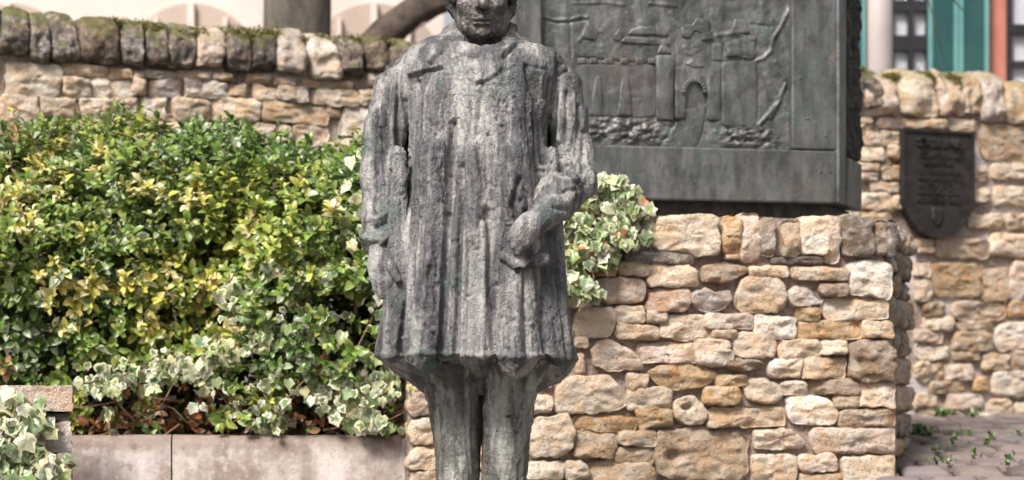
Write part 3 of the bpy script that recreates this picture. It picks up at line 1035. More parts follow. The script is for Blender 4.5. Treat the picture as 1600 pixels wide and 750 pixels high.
# foot
MB().prism([[*q[:2], EYE + PED_TOP - .004] for q in (REL.at(sl_ + .05, 0, -.05), REL.at(-.03, 0, -.05), bk - .03 * REL.u, bl + .05 * REL.u)], (0, 0, rb - PED_TOP)).build("foot", M_RELIEF_DARK, rel)
# splayed right side: smooth lip, lower block and rough cast panel
zs = REL_SIDE.st(1325, 248)[1]
MB().box(REL_SIDE.at(0.001, rb - .002, -.02), .105 * REL_SIDE.u, (rt - rb) * REL_SIDE.w, .028 * REL_SIDE.n).build("side_lip", M_RELIEF, rel, bevel=.004)
MB().box(REL_SIDE.at(.107, rb - .002, -.02), (sd - .107) * REL_SIDE.u, (zs - rb) * REL_SIDE.w, .034 * REL_SIDE.n).build("side_block", M_RELIEF, rel, bevel=.004)
nu, nv_ = 50, 190
S, T = np.meshgrid(np.linspace(.109, sd, nu), np.linspace(zs + .003, rt - .003, nv_), indexing='ij')
q = np.stack([S * 45, T * 30, S * 0], -1).reshape(-1, 3)
Hh = 0.010 + fbm(q, 61, 4, .6) * 0.022
ed = np.minimum(np.minimum(S - .109, sd - S), np.minimum(T - zs, rt - T)).ravel()
Hh = np.where(ed < .004, -.01, Hh)
W = REL_SIDE.p + S.reshape(-1, 1) * REL_SIDE.u + T.reshape(-1, 1) * REL_SIDE.w + Hh[:, None] * REL_SIDE.n
idx = np.arange(nu * nv_).reshape(nu, nv_)
F = np.stack([idx[:-1, :-1], idx[1:, :-1], idx[1:, 1:], idx[:-1, 1:]], -1).reshape(-1, 4)
loc = REL_SIDE.at(.2, zs)
put("rough_side_panel", new_mesh("rough_side_panel", W - loc, F, M_RELIEF_DARK), loc, rel)

# relief panel: a modelled field with lines and mounds, and the castle's pieces on it
PANH = -0.030
RPL = Plane(*(REL.p + PANH * REL.n)[:2], A12)
nu, nv_ = 210, 290
S, T = np.meshgrid(np.linspace(sli - .002, sri + .002, nu), np.linspace(zi - .002, rt - .088, nv_), indexing='ij')
s_, t_ = S.ravel(), T.ravel()
H = fbm(np.c_[s_ * 9, t_ * 9, s_ * 0], 71, 3) * 0.006 + fbm(np.c_[s_ * 50, t_ * 50, s_ * 0], 72, 3) * 0.0022
def rline(pts, w, dh):
    """raised (dh > 0) or cut line through picture positions"""
    global H
    P = [RPL.st(*p) for p in pts]
    w = w / 490.0
    d = np.full(s_.shape, 9.0)
    for a, b in zip(P[:-1], P[1:]):
        ab = b - a
        t = np.clip(((s_ - a[0]) * ab[0] + (t_ - a[1]) * ab[1]) / (ab @ ab), 0, 1)
        d = np.minimum(d, np.hypot(s_ - a[0] - t * ab[0], t_ - a[1] - t * ab[1]))
    H = H + .5 * dh * np.exp(-(d / w) ** 2)
for pts, w, dh in [
    ([(846, 26), (870, 32), (890, 31), (905, 26), (917, 27)], 2.0, .007), ([(846, 30), (870, 36), (890, 35), (917, 31)], 1.6, -.006),
    ([(890, 30), (893, 95)], 2, -.007), ([(917, 28), (925, 45), (940, 50)], 2.5, .006), ([(905, 65), (918, 40)], 2.5, .006),
    ([(905, 90), (1022, 101)], 2.0, -.008), ([(1195, 117), (1215, 152)], 2.2, .008), ([(1212, 97), (1226, 124)], 2.4, .009),
    ([(1227, 132), (1215, 160), (1200, 180), (1186, 195)], 3.2, .011), ([(1219, 157), (1204, 185)], 2.5, .008),
    ([(1233, 15), (1218, 45), (1208, 60), (1204, 80), (1192, 92), (1182, 94)], 2.8, .010), ([(1190, 5), (1208, 30)], 2, .006),
    ([(1120, 55), (1150, 52), (1178, 62)], 3.2, .010), ([(1065, 40), (1080, 42)], 2, .006), ([(1175, 38), (1205, 42)], 2, -.007),
    ([(895, 5), (950, 4), (975, 8)], 2, .006), ([(1015, 5), (1055, 10)], 2.4, .008), ([(1030, 230), (1062, 182)], 2.2, -.006), ([(1090, 225), (1100, 190)], 2.2, -.005),
    ([(1048, 20), (1062, 42)], 2, .005), ([(980, 20), (985, 30)], 3, .006), ([(940, 72), (948, 98)], 3, .006), ([(1085, -40), (1130, -20), (1200, -60)], 4, .01),
    ([(1145, 85), (1180, 92)], 2.0, -.008), ([(1126, 196), (1160, 205), (1184, 202)], 2.4, -.007), ([(905, 155), (925, 160)], 2, .006),
    ([(870, -60), (960, -30), (1040, -80)], 4, .01), ([(900, -150), (1000, -120), (1150, -170)], 6, .01),
]:
    rline(pts, w, dh)
def rmound(x0, y0, x1, y1, amp, f):
    global H
    a, c, b, d = RPL.box(x0, y0, x1, y1)
    m = np.exp(-((s_ - (a + b) / 2) / (b - a) * 2) ** 4 - ((t_ - (c + d) / 2) / (d - c) * 2) ** 4)
    n = fbm(np.c_[s_ * f * .6, t_ * f, s_ * 0 + x0], 75, 3, .6)
    H = H + m * (amp * .6 + amp * 1.6 * n)
rmound(900, 186, 1042, 224, .010, 75)
rmound(1120, 198, 1215, 230, .010, 75)
rmound(1130, 58, 1182, 92, .006, 60)
rmound(860, -120, 1200, -10, .006, 20)
W = RPL.p + S.reshape(-1, 1) * RPL.u + T.reshape(-1, 1) * RPL.w + H[:, None] * RPL.n
idx = np.arange(nu * nv_).reshape(nu, nv_)
F = np.stack([idx[:-1, :-1], idx[1:, :-1], idx[1:, 1:], idx[:-1, 1:]], -1).reshape(-1, 4)
loc = RPL.at(-.5, zi)
panel = put("relief_panel", new_mesh("relief_panel", W - loc, F, M_RELIEF), loc, rel)
def rp(name, pts, h, rough=.25):
    o = stone(panel, RPL, [RPL.st(*q) for q in pts][::-1], (.1, .1, .1), pop=h * .62, rough=rough, name=name, mat=M_RELIEF, skirt=.01, K=56)
    return o
def rr(x0, y0, x1, y1):
    return [(x0, y0), (x0, (y0 + y1) / 2), (x0, y1), ((x0 + x1) / 2, y1), (x1, y1), (x1, (y0 + y1) / 2), (x1, y0), ((x0 + x1) / 2, y0)]
rp("castle_wall", rr(900, 101, 1023, 182), .006)
for x in (903, 921, 945, 969, 993, 1012):
    rp("merlon", rr(x, 91, x + 12, 100), .009)
rp("buttress", [(930, 118), (939, 118), (943, 178), (920, 180)], .012)
rp("buttress", [(972, 120), (982, 120), (988, 182), (962, 182)], .013)
rp("castle_tower", rr(1024, 86, 1052, 187), .017)
rp("tower_roof", [(1026, 84), (1036, 60), (1048, 84)], .012)
rp("gatehouse_wall", rr(1054, 105, 1071, 186), .012)
rp("gatehouse_wall", rr(1104, 104, 1125, 187), .012)
arch = [(1063 + 40 * (.5 - .5 * cos(a)), 146 - 24 * sin(a)) for a in np.linspace(0, pi, 13)]
arch_in = [(1070 + 27 * (.5 - .5 * cos(a)), 146 - 17 * sin(a)) for a in np.linspace(pi, 0, 13)]
bmA = [RPL.at(*RPL.st(*q), .0) for q in arch + arch_in]
mbA = MB()
n = 13
for i in range(n - 1):
    quad = [bmA[i], bmA[i + 1], bmA[2 * n - 2 - i], bmA[2 * n - 1 - i]]
    mbA.prism(quad, .016 * RPL.n)
mbA.build("gate_arch", M_RELIEF, panel, smooth=False, bevel=.003)
rp("gate_path", [(1068, 172), (1102, 165), (1098, 200), (1090, 228), (1042, 228), (1060, 190)], .005)
rp("round_tower", rr(1127, 96, 1182, 196), .011)
rp("tower_top", rr(1133, 62, 1178, 90), .012, .6)
rp("tower_gable", [(1148, 30), (1164, 32), (1172, 52), (1140, 54)], .008)
rp("long_roof", [(985, 46), (1000, 41), (1035, 43), (1046, 52), (1042, 58), (980, 54)], .013)
rp("long_roof", [(968, 66), (975, 58), (1020, 60), (1048, 66), (1046, 72), (1020, 71)], .012)
rp("small_gable", [(957, 60), (967, 44), (974, 56), (968, 64)], .009)
rp("stepped_gable", [(1063, 42), (1080, 40), (1088, 28), (1108, 30), (1110, 50), (1096, 52), (1082, 48), (1078, 60), (1064, 58)], .010)
rp("stepped_gable", [(1094, 52), (1112, 48), (1114, 62), (1096, 64)], .012)
rp("rose_window", [(1079 + 14 * cos(a), 75 + 13 * sin(a)) for a in np.linspace(0, 2 * pi, 13)[:-1]], .007)
rp("porch_roof", [(1070, 100), (1080, 93), (1100, 103), (1098, 106), (1084, 106)], .011)
rp("house_front", rr(1112, 68, 1128, 94), .006)
rp("house_front", [(906, 60), (918, 34), (934, 48), (930, 62)], .006)
rp("house_front", rr(1056, 62, 1066, 100), .006)
rp("hill_town", [(880, -30), (940, -50), (1010, -45), (1060, -30), (1050, -8), (900, -6)], .008, .8)

# ------------------------------------------------------------------ shield-shaped plaque on the wall
plq = tag(empty("wall_plaque", BACK.at(*BACK.st(1460, 375), .04)), "dark bronze shield-shaped plaque with raised lettering fixed to the rubble wall", "plaque")
a0, c0, b0, d0 = BACK.box(1405, 206, 1516, 374)
cs, wd = (a0 + b0) / 2 - .021, (b0 - a0) / 2
zk = c0 + (d0 - c0) * .44
def shield(k, off=0.0, top=0.0):
    p = [(cs - wd * k, d0 - top), (cs - wd * k, zk)]
    for a in np.linspace(pi, 2 * pi, 17)[1:-1]:
        p.append((cs + wd * k * cos(a), zk + (zk - c0 - off) * sin(a)))
    p += [(cs + wd * k, zk), (cs + wd * k, d0 - top)]
    return p
MB().prism([BACK.at(s, t, .03) for s, t in shield(1.0)], .025 * BACK.n).build("plate", M_PLAQUE, plq)
out_, in_ = shield(1.0), shield(.93, .014, .012)
mb = MB()
for i in range(len(out_)):
    j = (i + 1) % len(out_)
    mb.prism([BACK.at(*out_[i], .0551), BACK.at(*out_[j], .0551), BACK.at(*in_[j], .0551), BACK.at(*in_[i], .0551)], .008 * BACK.n)
mb.build("rim", M_PLAQUE, plq)
M_PLAQUE_TXT = make_bronze("raised_letter_bronze", (0.045, 0.039, 0.037), (0.065, 0.056, 0.052), (0.085, 0.075, 0.07), (0.04, 0.038, 0.037), 1.0, 0.5, 0.42, 0.2)
def text(parent, body, s, t, hgt, width, h):
    """one raised line cast on the plaque"""
    cu = bpy.data.curves.new("lettering", 'FONT')
    cu.body = body
    cu.align_x = 'CENTER'
    cu.extrude = 0.02
    tmp = bpy.data.objects.new("lettering_line", cu)
    COL.objects.link(tmp)
    bpy.context.view_layer.update()
    me = bpy.data.meshes.new_from_object(tmp.evaluated_get(bpy.context.evaluated_depsgraph_get()))
    bpy.data.objects.remove(tmp)
    co = np.empty(len(me.vertices) * 3, dtype=np.float32)
    me.vertices.foreach_get("co", co)
    co = co.reshape(-1, 3)
    lo, hi = co.min(axis=0), co.max(axis=0)
    co[:, 0] = (co[:, 0] - (lo[0] + hi[0]) / 2) / (hi[0] - lo[0]) * width
    co[:, 1] = (co[:, 1] - (lo[1] + hi[1]) / 2) / (hi[1] - lo[1]) * hgt
    P = co[:, :1] * BACK.u + co[:, 1:2] * BACK.w + co[:, 2:] * BACK.n
    me.vertices.foreach_set("co", P.astype(np.float32).ravel())
    me.materials.clear()
    me.materials.append(M_PLAQUE_TXT)
    me.update()
    return put("lettering", me, BACK.at(s, t, h), parent)
def worn_line(parent, s, t, hgt, words, width, h, seed):
    """a line of letters too worn to read: upright and cross strokes in word groups"""
    rs = random.Random(seed)
    m = MB()
    tot = sum(words) + (len(words) - 1) * .8
    cw = width / tot
    x = s - width / 2
    for n in words:
        for k in range(n):
            l, r = x + cw * .1, x + cw * .85
            sw = cw * .2
            kind = rs.randrange(5)
            bars = {0: [(l, l + sw, 0, 1), (l, r, .8, 1), (l, r, 0, .2)], 1: [(l, l + sw, 0, 1), (r - sw, r, 0, 1), (l, r, .4, .6)],
                    2: [(l, l + sw, 0, 1), (r - sw, r, 0, 1), (l, r, .82, 1)], 3: [((l + r - sw) / 2, (l + r + sw) / 2, 0, 1), (l, r, .82, 1)],
                    4: [(l, l + sw, 0, 1), (l, r, .8, 1), (l, r, .4, .58), (r - sw, r, .0, .5)]}[kind]
            for i, (x0, x1, y0, y1) in enumerate(bars):
                m.box(BACK.at(x0, t + (y0 - .5) * hgt, h - .002 - .0002 * i), (x1 - x0) * BACK.u, (y1 - y0) * hgt * BACK.w, (.008 + .0004 * i) * BACK.n)
            x += cw
        x += cw * .8
    m.build("lettering", M_PLAQUE_TXT, parent)
def row_t(y):
    return BACK.st(1460, y)[1]
text(plq, "ST", cs - .085, row_t(226), .037, .040, .0575)
worn_line(plq, cs, row_t(226), .037, (4, 2), .105, .0565, 42)
text(plq, "US", cs + .085, row_t(226), .037, .044, .0575)
for i, (y, words, w_, hg) in enumerate([(245, (10, 2), .21, .021), (258, (12,), .155, .016), (270, (3, 10), .215, .022), (281, (4, 9), .215, .022),
                                        (292, (8, 4), .205, .022), (302, (9, 4), .205, .022), (314, (4, 5, 4), .22, .022)]):
    worn_line(plq, cs, row_t(y), hg, words, w_, .0565, i)
q = BACK.st(1460, 340) - np.array([.021, 0])
crest = stone(plq, BACK, [(q[0] - .033, q[1] + .042), (q[0] + .033, q[1] + .042), (q[0] + .033, q[1] - .015), (q[0] + .018, q[1] - .042), (q[0], q[1] - .05), (q[0] - .018, q[1] - .042), (q[0] - .033, q[1] - .015)], (.1, .1, .1), pop=.062, rough=0, name="crest", mat=M_PLAQUE, skirt=-.05, K=40)

# ------------------------------------------------------------------ buildings and trees behind
def pbox(mb, x0, y0, x1, y1, d, th):
    a, b = px(x0, y1, d), px(x1, y0, d)
    mb.box(a, (b[0] - a[0], 0, 0), (0, th, 0), (0, 0, b[2] - a[2]))
    return mb
DB = 13.0
hall = tag(empty("plastered_building", px(100, 0, DB) * np.array([1, 1, 0]) + np.array([0, 0, .83])), "pale pink plastered building with arched windows behind the garden wall", "building")
a, b = px(-500, 0, DB), px(693, 0, DB)
MB().prism([(a[0], DB, .6), (b[0], DB, .6), (b[0] - .6, DB + 5, .6), (a[0], DB + 5, .6)], (0, 0, 5.6)).build("wall", M_PLASTER, hall)
MB().prism([(a[0] - .3, DB - .4, 6.2), (a[0] - .3, DB + 2.5, 8.2), (a[0] - .3, DB + 5.4, 6.2)], (b[0] - a[0] + .6, 0, 0)).build("roof", M_ROOF, hall)
for cx in (15, 300, 585, -270):
    c = px(cx, 5, DB)
    R = 108 / FP * DB
    zt = c[2]
    pts = [(c[0] - R, DB - .004, 1.2), (c[0] + R, DB - .004, 1.2)] + [(c[0] + R * cos(q), DB - .004, zt - R + R * sin(q)) for q in np.linspace(0, pi, 21)]
    wdw = MB().prism(pts, (0, .02, 0)).build("window", M_PANE_BROWN, hall)
    m = MB()
    m.box((c[0] - .02, DB - .05, 1.2), (.04, 0, 0), (0, .044, 0), (0, 0, zt - 1.2))
    m.box((c[0] - R * .5 - .012, DB - .05, 1.2), (.024, 0, 0), (0, .044, 0), (0, 0, zt - 1.3))
    m.box((c[0] + R * .5 - .012, DB - .05, 1.2), (.024, 0, 0), (0, .044, 0), (0, 0, zt - 1.3))
    m.build("mullion", M_PLASTER, wdw)

D2 = 14.0
house = tag(empty("red_house", px(1480, 0, D2) * np.array([1, 1, 0]) + np.array([0, 0, .83])), "coral red house with teal louvred shutters and dark framed windows", "house")
a, b = px(1200, 0, D2), px(1900, 0, D2)
MB().box((a[0], D2, .6), (b[0] - a[0], 0, 0), (0, 4, 0), (0, 0, 5.2)).build("wall", M_RED, house)
MB().prism([(a[0] - .3, D2 - .4, 5.8), (a[0] - .3, D2 + 2, 7.6), (a[0] - .3, D2 + 4.4, 5.8)], (b[0] - a[0] + .6, 0, 0)).build("roof", M_ROOF, house)
def window(x0, x1, ytop, ybot, bars_v, bars_h, edge):
    w = pbox(MB(), x0, ytop, x1, ybot, D2 - .02, .015).build("window", M_CURTAIN, house)
    m = MB()
    d = D2 - .07
    pbox(m, x0, ytop, x0 + edge, ybot, d, .04)
    pbox(m, x1 - edge, ytop, x1, ybot, d, .04)
    for (p, q) in bars_v:
        pbox(m, p, ytop, q, ybot, d - .003, .04)
    for (p, q) in bars_h:
        pbox(m, x0 + .2, p, x1 - .2, q, d - .006, .04)
    m.build("frame", M_FRAME_DARK, w)
    pbox(MB(), x0, ytop, x1, ybot, D2 - .028, .003).build("pane", M_GLASS, w)
window(1395, 1449, -120, 210, [(1419, 1428)], [(0, 17), (55, 78), (160, 172), (-120, -105)], 2.0)
window(1574, 1640, -120, 210, [(1574, 1582)], [(38, 53), (95, 103), (-70, -55), (150, 160)], 3.0)
window(1200, 1300, -120, 210, [(1246, 1254)], [(55, 78), (0, 17)], 3)
def shutter(x0, x1, ytop, ybot):
    root = pbox(MB(), x0, ytop, x1, ybot, D2 - .06, .03).build("shutter", M_TEAL, house)
    m = MB()
    d = D2 - .10
    e = 6
    pbox(m, x0, ytop, x0 + e, ybot, d, .03)
    pbox(m, x1 - e, ytop, x1, ybot, d, .03)
    m.build("shutter_frame", M_TEAL_LIGHT, root)
    m = MB()
    y = ytop
    while y < ybot:
        p0, p1 = px(x0 + e, y + 5, D2 - .095), px(x1 - e, y, D2 - .07)
        m.add([(p0[0], D2 - .095, p0[2]), (p1[0], D2 - .095, p0[2]), (p1[0], D2 - .064, p1[2]), (p0[0], D2 - .064, p1[2])], [[0, 1, 2, 3]])
        y += 6.5
    o = m.build("louvre", M_TEAL, root)
    stuff(o)
shutter(1451, 1497, -120, 215)
shutter(1499, 1545, -120, 215)
shutter(1306, 1353, -120, 215)

post = tag(empty("lamp_post", px(1375, 0, 10) * np.array([1, 1, 0]) + np.array([0, 0, .83])), "smooth pale grey post rising behind the wall beside the teal shutters", "post")
p = px(1375, 0, 10)
MB().tube([(p[0], 10, .83), (p[0], 10, 4.6)], [.0635, .058], 28).build("shaft", M_POST, post, smooth=True)
MB().tube([(p[0], 10, .83), (p[0], 10, 1.15), (p[0], 10, 1.2)], [.10, .095, .07], 28).build("base", M_POST, post, smooth=True)
MB().tube([(p[0], 10, 4.6), (p[0], 10, 4.65), (p[0], 10, 4.95), (p[0], 10, 5.1)], [.07, .11, .16, .03], 20).build("lantern", M_POST, post, smooth=True)

def tree(name, label, base, pts, rads, mat, branches):
    t = tag(empty(name, base), label, "tree")
    MB().tube(pts, rads, 18).build("trunk", mat, t, smooth=True, jitter=.02)
    m = MB()
    for b in branches:
        m.tube(b[0], b[1], 7)
    m.build("crown", mat, t, smooth=True)
    return t
def twig_fan(p, n, L, rs, r0):
    out = []
    for k in range(n):
        a, e = rs.uniform(0, 2 * pi), rs.uniform(.3, 1.2)
        d = np.array([cos(a) * cos(e), sin(a) * cos(e), sin(e)])
        q = np.array(p, float)
        l = L * rs.uniform(.6, 1.2)
        p1 = q + d * l * .5 + np.array([rs.uniform(-.1, .1) for _ in range(3)])
        p2 = q + d * l + np.array([rs.uniform(-.2, .2) for _ in range(3)])
        out.append(([q, p1, p2], [r0, r0 * .6, r0 * .2]))
        for j in range(3):
            d2 = d + np.array([rs.uniform(-.7, .7) for _ in range(3)])
            out.append(([p1, p1 + d2 * l * .25, p1 + d2 * l * .5], [r0 * .5, r0 * .3, r0 * .1]))
    return out
rs = random.Random(3)
b0_ = px(467, 0, 10)
tree("bare_tree", "thick upright grey tree trunk rising straight behind the mossy coping", (b0_[0], 10, .83),
     [(b0_[0], 10, .75), (b0_[0] + .01, 10, 1.5), (b0_[0] - .01, 10, 2.4), (b0_[0] + .0, 10, 3.3), (b0_[0] + .05, 10, 4.2)], [.22, .175, .168, .165, .12], M_TRUNK, twig_fan((b0_[0], 10, 3.4), 9, 2.2, rs, .06))
q0, q1, q2, q3, q4 = px(520, 190, 9.2), px(566, 100, 9.2), px(604, 52, 9.2), px(650, 16, 9.25), px(720, -14, 9.4)
tree("leaning_tree", "brown tree limb leaning to the right above the wall beside the statue's head", q0 * np.array([1, 1, 0]) + np.array([0, 0, .83]),
     [(q0[0] - .1, 9.2, .75), q0, q1, q2, q3, q4, q4 + np.array([.5, .2, .5])], [.13, .12, .095, .076, .07, .062, .04], M_TRUNK2, twig_fan(q4, 6, 1.3, rs, .03))
# small tree behind the monument with a few withered leaves left
t0 = px(1260, 100, 9.4)
tw = tree("young_tree", "thin bare tree behind the monument with a few withered orange leaves left", (t0[0], 9.4, .83),
          [(t0[0], 9.4, .75), (t0[0] + .03, 9.4, 1.8), (t0[0] + .1, 9.4, 3.0), (t0[0] + .15, 9.4, 3.8)], [.05, .04, .03, .01], M_TRUNK2,
          [([(t0[0] + .1, 9.4, 3.0), px(1400, -60, 9.3), px(1480, -12, 9.2), px(1506, 18, 9.2)], [.015, .009, .005, .002]),
           ([(t0[0] + .06, 9.4, 2.9), px(1320, -40, 9.4), px(1346, 6, 9.3)], [.01, .006, .002]),
           ([px(1480, -12, 9.2), px(1520, 0, 9.2), px(1560, -8, 9.2)], [.004, .003, .001]),
           ([px(1440, -36, 9.2), px(1462, 40, 9.2), px(1476, 98, 9.2)], [.004, .003, .001])] + twig_fan((t0[0] + .12, 9.4, 3.3), 6, 1.0, rs, .012))

# ------------------------------------------------------------------ foliage
def leaf_shape():
    """oval leaf, folded a little along its midrib; length 1 along +Y"""
    prof = [(0, 0), (.13, .12), (.24, .32), (.27, .52), (.21, .75), (.10, .92), (0, 1.0)]
    V, F = [], []
    n = len(prof)
    for w, y in prof:
        z = .10 * math.sin(y * 2.6) - .16 * y * y
        V += [(-w, y, z + w * .35), (0, y, z), (w, y, z + w * .35)]
    for i in range(n - 1):
        a = i * 3
        F += [[a, a + 1, a + 4, a + 3], [a + 1, a + 2, a + 5, a + 4]]
    return np.array(V), F
def ivy_shape(k=0):
    """lobed leaf with a green middle and a separate pale rim"""
    r = random.Random(k)
    out = [(0, -.02), (.28, -.10), (.50, .08), (.46, .28), (.54, .50), (.33, .62), (0, .98), (-.33, .62), (-.54, .50), (-.46, .28), (-.50, .08), (-.28, -.10)]
    sq = r.uniform(.8, 1.15)
    out = np.array([(x * sq * r.uniform(.82, 1.16), y + r.uniform(-.07, .07)) for x, y in out])
    c = np.array([0, .30])
    inn = c + (out - c) * np.array([[r.uniform(.42, .86)] for _ in out])
    V = [(*c, .0)]
    zf = lambda p: .28 * abs(p[0]) - .26 * (p[1] - .3) ** 2 + r.uniform(-.06, .06)
    zi_ = [zf(p) + .01 for p in inn]
    V += [(p[0], p[1], z) for p, z in zip(inn, zi_)]
    V += [(p[0], p[1], z) for p, z in zip(inn, zi_)]
    V += [(p[0], p[1], zf(p)) for p in out]
    n = len(out)
    F = [[0, 1 + i, 1 + (i + 1) % n] for i in range(n)]
    F += [[1 + n + i, 1 + 2 * n + i, 1 + 2 * n + (i + 1) % n, 1 + n + (i + 1) % n] for i in range(n)]
    tag_ = np.array([0] + [0 if r.random() < .72 else 1 for _ in range(n)] + [1] * (2 * n))
    return np.array(V), F, tag_

def tri_faces(F):
    out = []
    for f in F:
        for k in range(1, len(f) - 1):
            out.append([f[0], f[k], f[k + 1]])
    return np.array(out)

LV, LF = leaf_shape()
LT = tri_faces(LF)
IVY = [ivy_shape(k) for k in range(12)]

def rot_from(length, normal):
    y = np.array(length, float)
    y /= np.linalg.norm(y)
    z = np.array(normal, float)
    z -= y * (z @ y)
    ln = np.linalg.norm(z)
    if ln < 1e-3:
        z = np.cross(y, [1, 0, .3])
        ln = np.linalg.norm(z)
    z /= ln
    return np.stack([np.cross(y, z), y, z], 1)

CAMP = np.array([0, 0, EYE])
PROTO = {}
def proto_mesh(kind, c1, c2):
    key = (kind, tuple(np.round(c1, 2)), tuple(np.round(c2, 2)))
    if key not in PROTO:
        if kind == 'oval':
            me = new_mesh("leaf", LV, LF, M_LEAF, True, np.tile(c1, (len(LV), 1)))
        else:
            V, F, tg = IVY[kind]
            me = new_mesh("leaf", V, F, M_LEAF, True, np.where(tg[:, None] == 0, c1, c2))
        PROTO[key] = me
    return PROTO[key]

def quant(c):
    return np.round(np.array(c) / .03) * .03 + .004

from mathutils import Matrix
def make_leaves(plant, leaves, n_parts, mass_name="foliage"):
    """leaves: (pos, R, size, kind, c1, c2, outer)"""
    sc = []
    for l in leaves:
        v = l[0] - CAMP
        d = np.linalg.norm(v)
        sc.append((abs(l[1][:, 2] @ v / d)) * l[2] ** 2 / d ** 2 * l[6])
    order = np.argsort(-np.array(sc))
    base = WL[plant.name]
    for i in order[:n_parts]:
        p, R, s, kind, c1, c2, _ = leaves[i]
        o = bpy.data.objects.new("leaf", proto_mesh(kind, quant(c1), quant(c2)))
        COL.objects.link(o)
        o.parent = plant
        M = Matrix([[*(R[k] * s), p[k] - base[k]] for k in range(3)] + [[0, 0, 0, 1]])
        o.matrix_local = M
    VV, FF, CC = [], [], []
    nb = 0
    for i in order[n_parts:]:
        p, R, s, kind, c1, c2, _ = leaves[i]
        if kind == 'oval':
            V, T = LV, LT
            c = np.tile(c1, (len(V), 1))
        else:
            V, F, tg = IVY[kind]
            T = IVT[kind]
            c = np.where(tg[:, None] == 0, c1, c2)
        VV.append((V * s) @ R.T + p)
        FF.append(T + nb)
        CC.append(c)
        nb += len(V)
    if VV:
        V = np.concatenate(VV)
        loc = np.array([V[:, 0].mean(), V[:, 1].mean(), V[:, 2].min()])
        stuff(put(mass_name, new_mesh(mass_name, V - loc, np.concatenate(FF), M_LEAF, True, np.concatenate(CC)), loc, plant))
IVT = [tri_faces(q[1]) for q in IVY]

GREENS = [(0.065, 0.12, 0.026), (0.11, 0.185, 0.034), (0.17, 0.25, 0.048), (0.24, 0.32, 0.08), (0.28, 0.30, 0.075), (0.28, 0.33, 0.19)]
YELLOWS = [(0.56, 0.48, 0.12), (0.64, 0.55, 0.22), (0.68, 0.60, 0.34), (0.42, 0.43, 0.08)]
YSPOT = [(62, 262, 34), (25, 305, 36), (105, 300, 28), (45, 432, 26), (75, 448, 34), (130, 442, 34), (185, 440, 30), (330, 495, 42), (345, 455, 34), (305, 292, 22), (255, 462, 30),
         (295, 325, 24), (40, 345, 25), (140, 350, 22), (230, 300, 26), (420, 300, 24), (390, 360, 22), (470, 400, 20), (100, 500, 30), (230, 520, 30), (270, 420, 26), (520, 330, 24), (160, 250, 22), (475, 330, 20), (350, 520, 28), (20, 260, 20), (200, 285, 18), (320, 425, 24), (90, 225, 18), (480, 290, 12)]
HOLES = [(548, 500, 34, 46), (585, 540, 24, 50), (40, 395, 60, 14), (300, 500, 40, 12), (160, 400, 60, 8), (250, 590, 50, 16), (510, 400, 40, 12), (150, 500, 24, 14)]
prof = np.array([(-.11, 5.99), (0, 5.98), (.15, 5.93), (.32, 5.90), (.50, 5.94), (.64, 6.03), (.74, 6.16), (.81, 6.36), (.83, 6.62), (.80, 6.95)])
pd = np.diff(prof, axis=0)
pl_ = np.linalg.norm(pd, axis=1)
pc = np.concatenate([[0], np.cumsum(pl_)])
def hedge_point(x, u):
    i = min(int(np.searchsorted(pc, u, side='right')) - 1, len(pd) - 1)
    f = (u - pc[i]) / pl_[i]
    z, y = prof[i] + pd[i] * f
    t = pd[i] / pl_[i]
    n = np.array([0, -t[0], t[1]])            # outward
    return np.array([x, y, EYE + z]), n

def to_px(p):
    return 800 + FP * p[0] / p[1], HOR - FP * (p[2] - EYE) / p[1]

def in_ell(x, y, L):
    return any(((x - a) / r) ** 2 + ((y - b) / q) ** 2 < 1 for a, b, r, q in L)

hedge = tag(empty("hedge_shrub", (-1.05, 6.3, .82)), "dense evergreen hedge with green and yellow variegated oval leaves behind the planter", "hedge")
leaves = []
def sprig(c, axis, cols, n, size, outer):
    axis = axis / np.linalg.norm(axis)
    a = np.cross(axis, [0.3, 0.2, 1.0])
    a /= np.linalg.norm(a)
    b = np.cross(axis, a)
    ph = rng.uniform(0, 6.28)
    for k in range(n):
        ang = ph + (k // 2) * 1.57 + (k % 2) * pi + rng.normal(0, .25)
        rad = cos(ang) * a + sin(ang) * b
        lift = .15 + .85 * (k / n)
        ln = rad * (1.15 - .65 * lift) + axis * (.15 + .75 * lift) + np.array([0, 0, -.12]) + rng.normal(0, .18, 3)
        nm = axis * 1.0 - rad * .35 + np.array([0, 0, .35]) + rng.normal(0, .15, 3)
        s = size * (1.0 - .35 * lift) * rng.uniform(.75, 1.2)
        col = np.array(cols[rng.integers(len(cols))]) * rng.uniform(.75, 1.25)
        leaves.append((c + axis * size * 1.1 * (k / n - .6), rot_from(ln, nm), s, 'oval', col, col, outer))
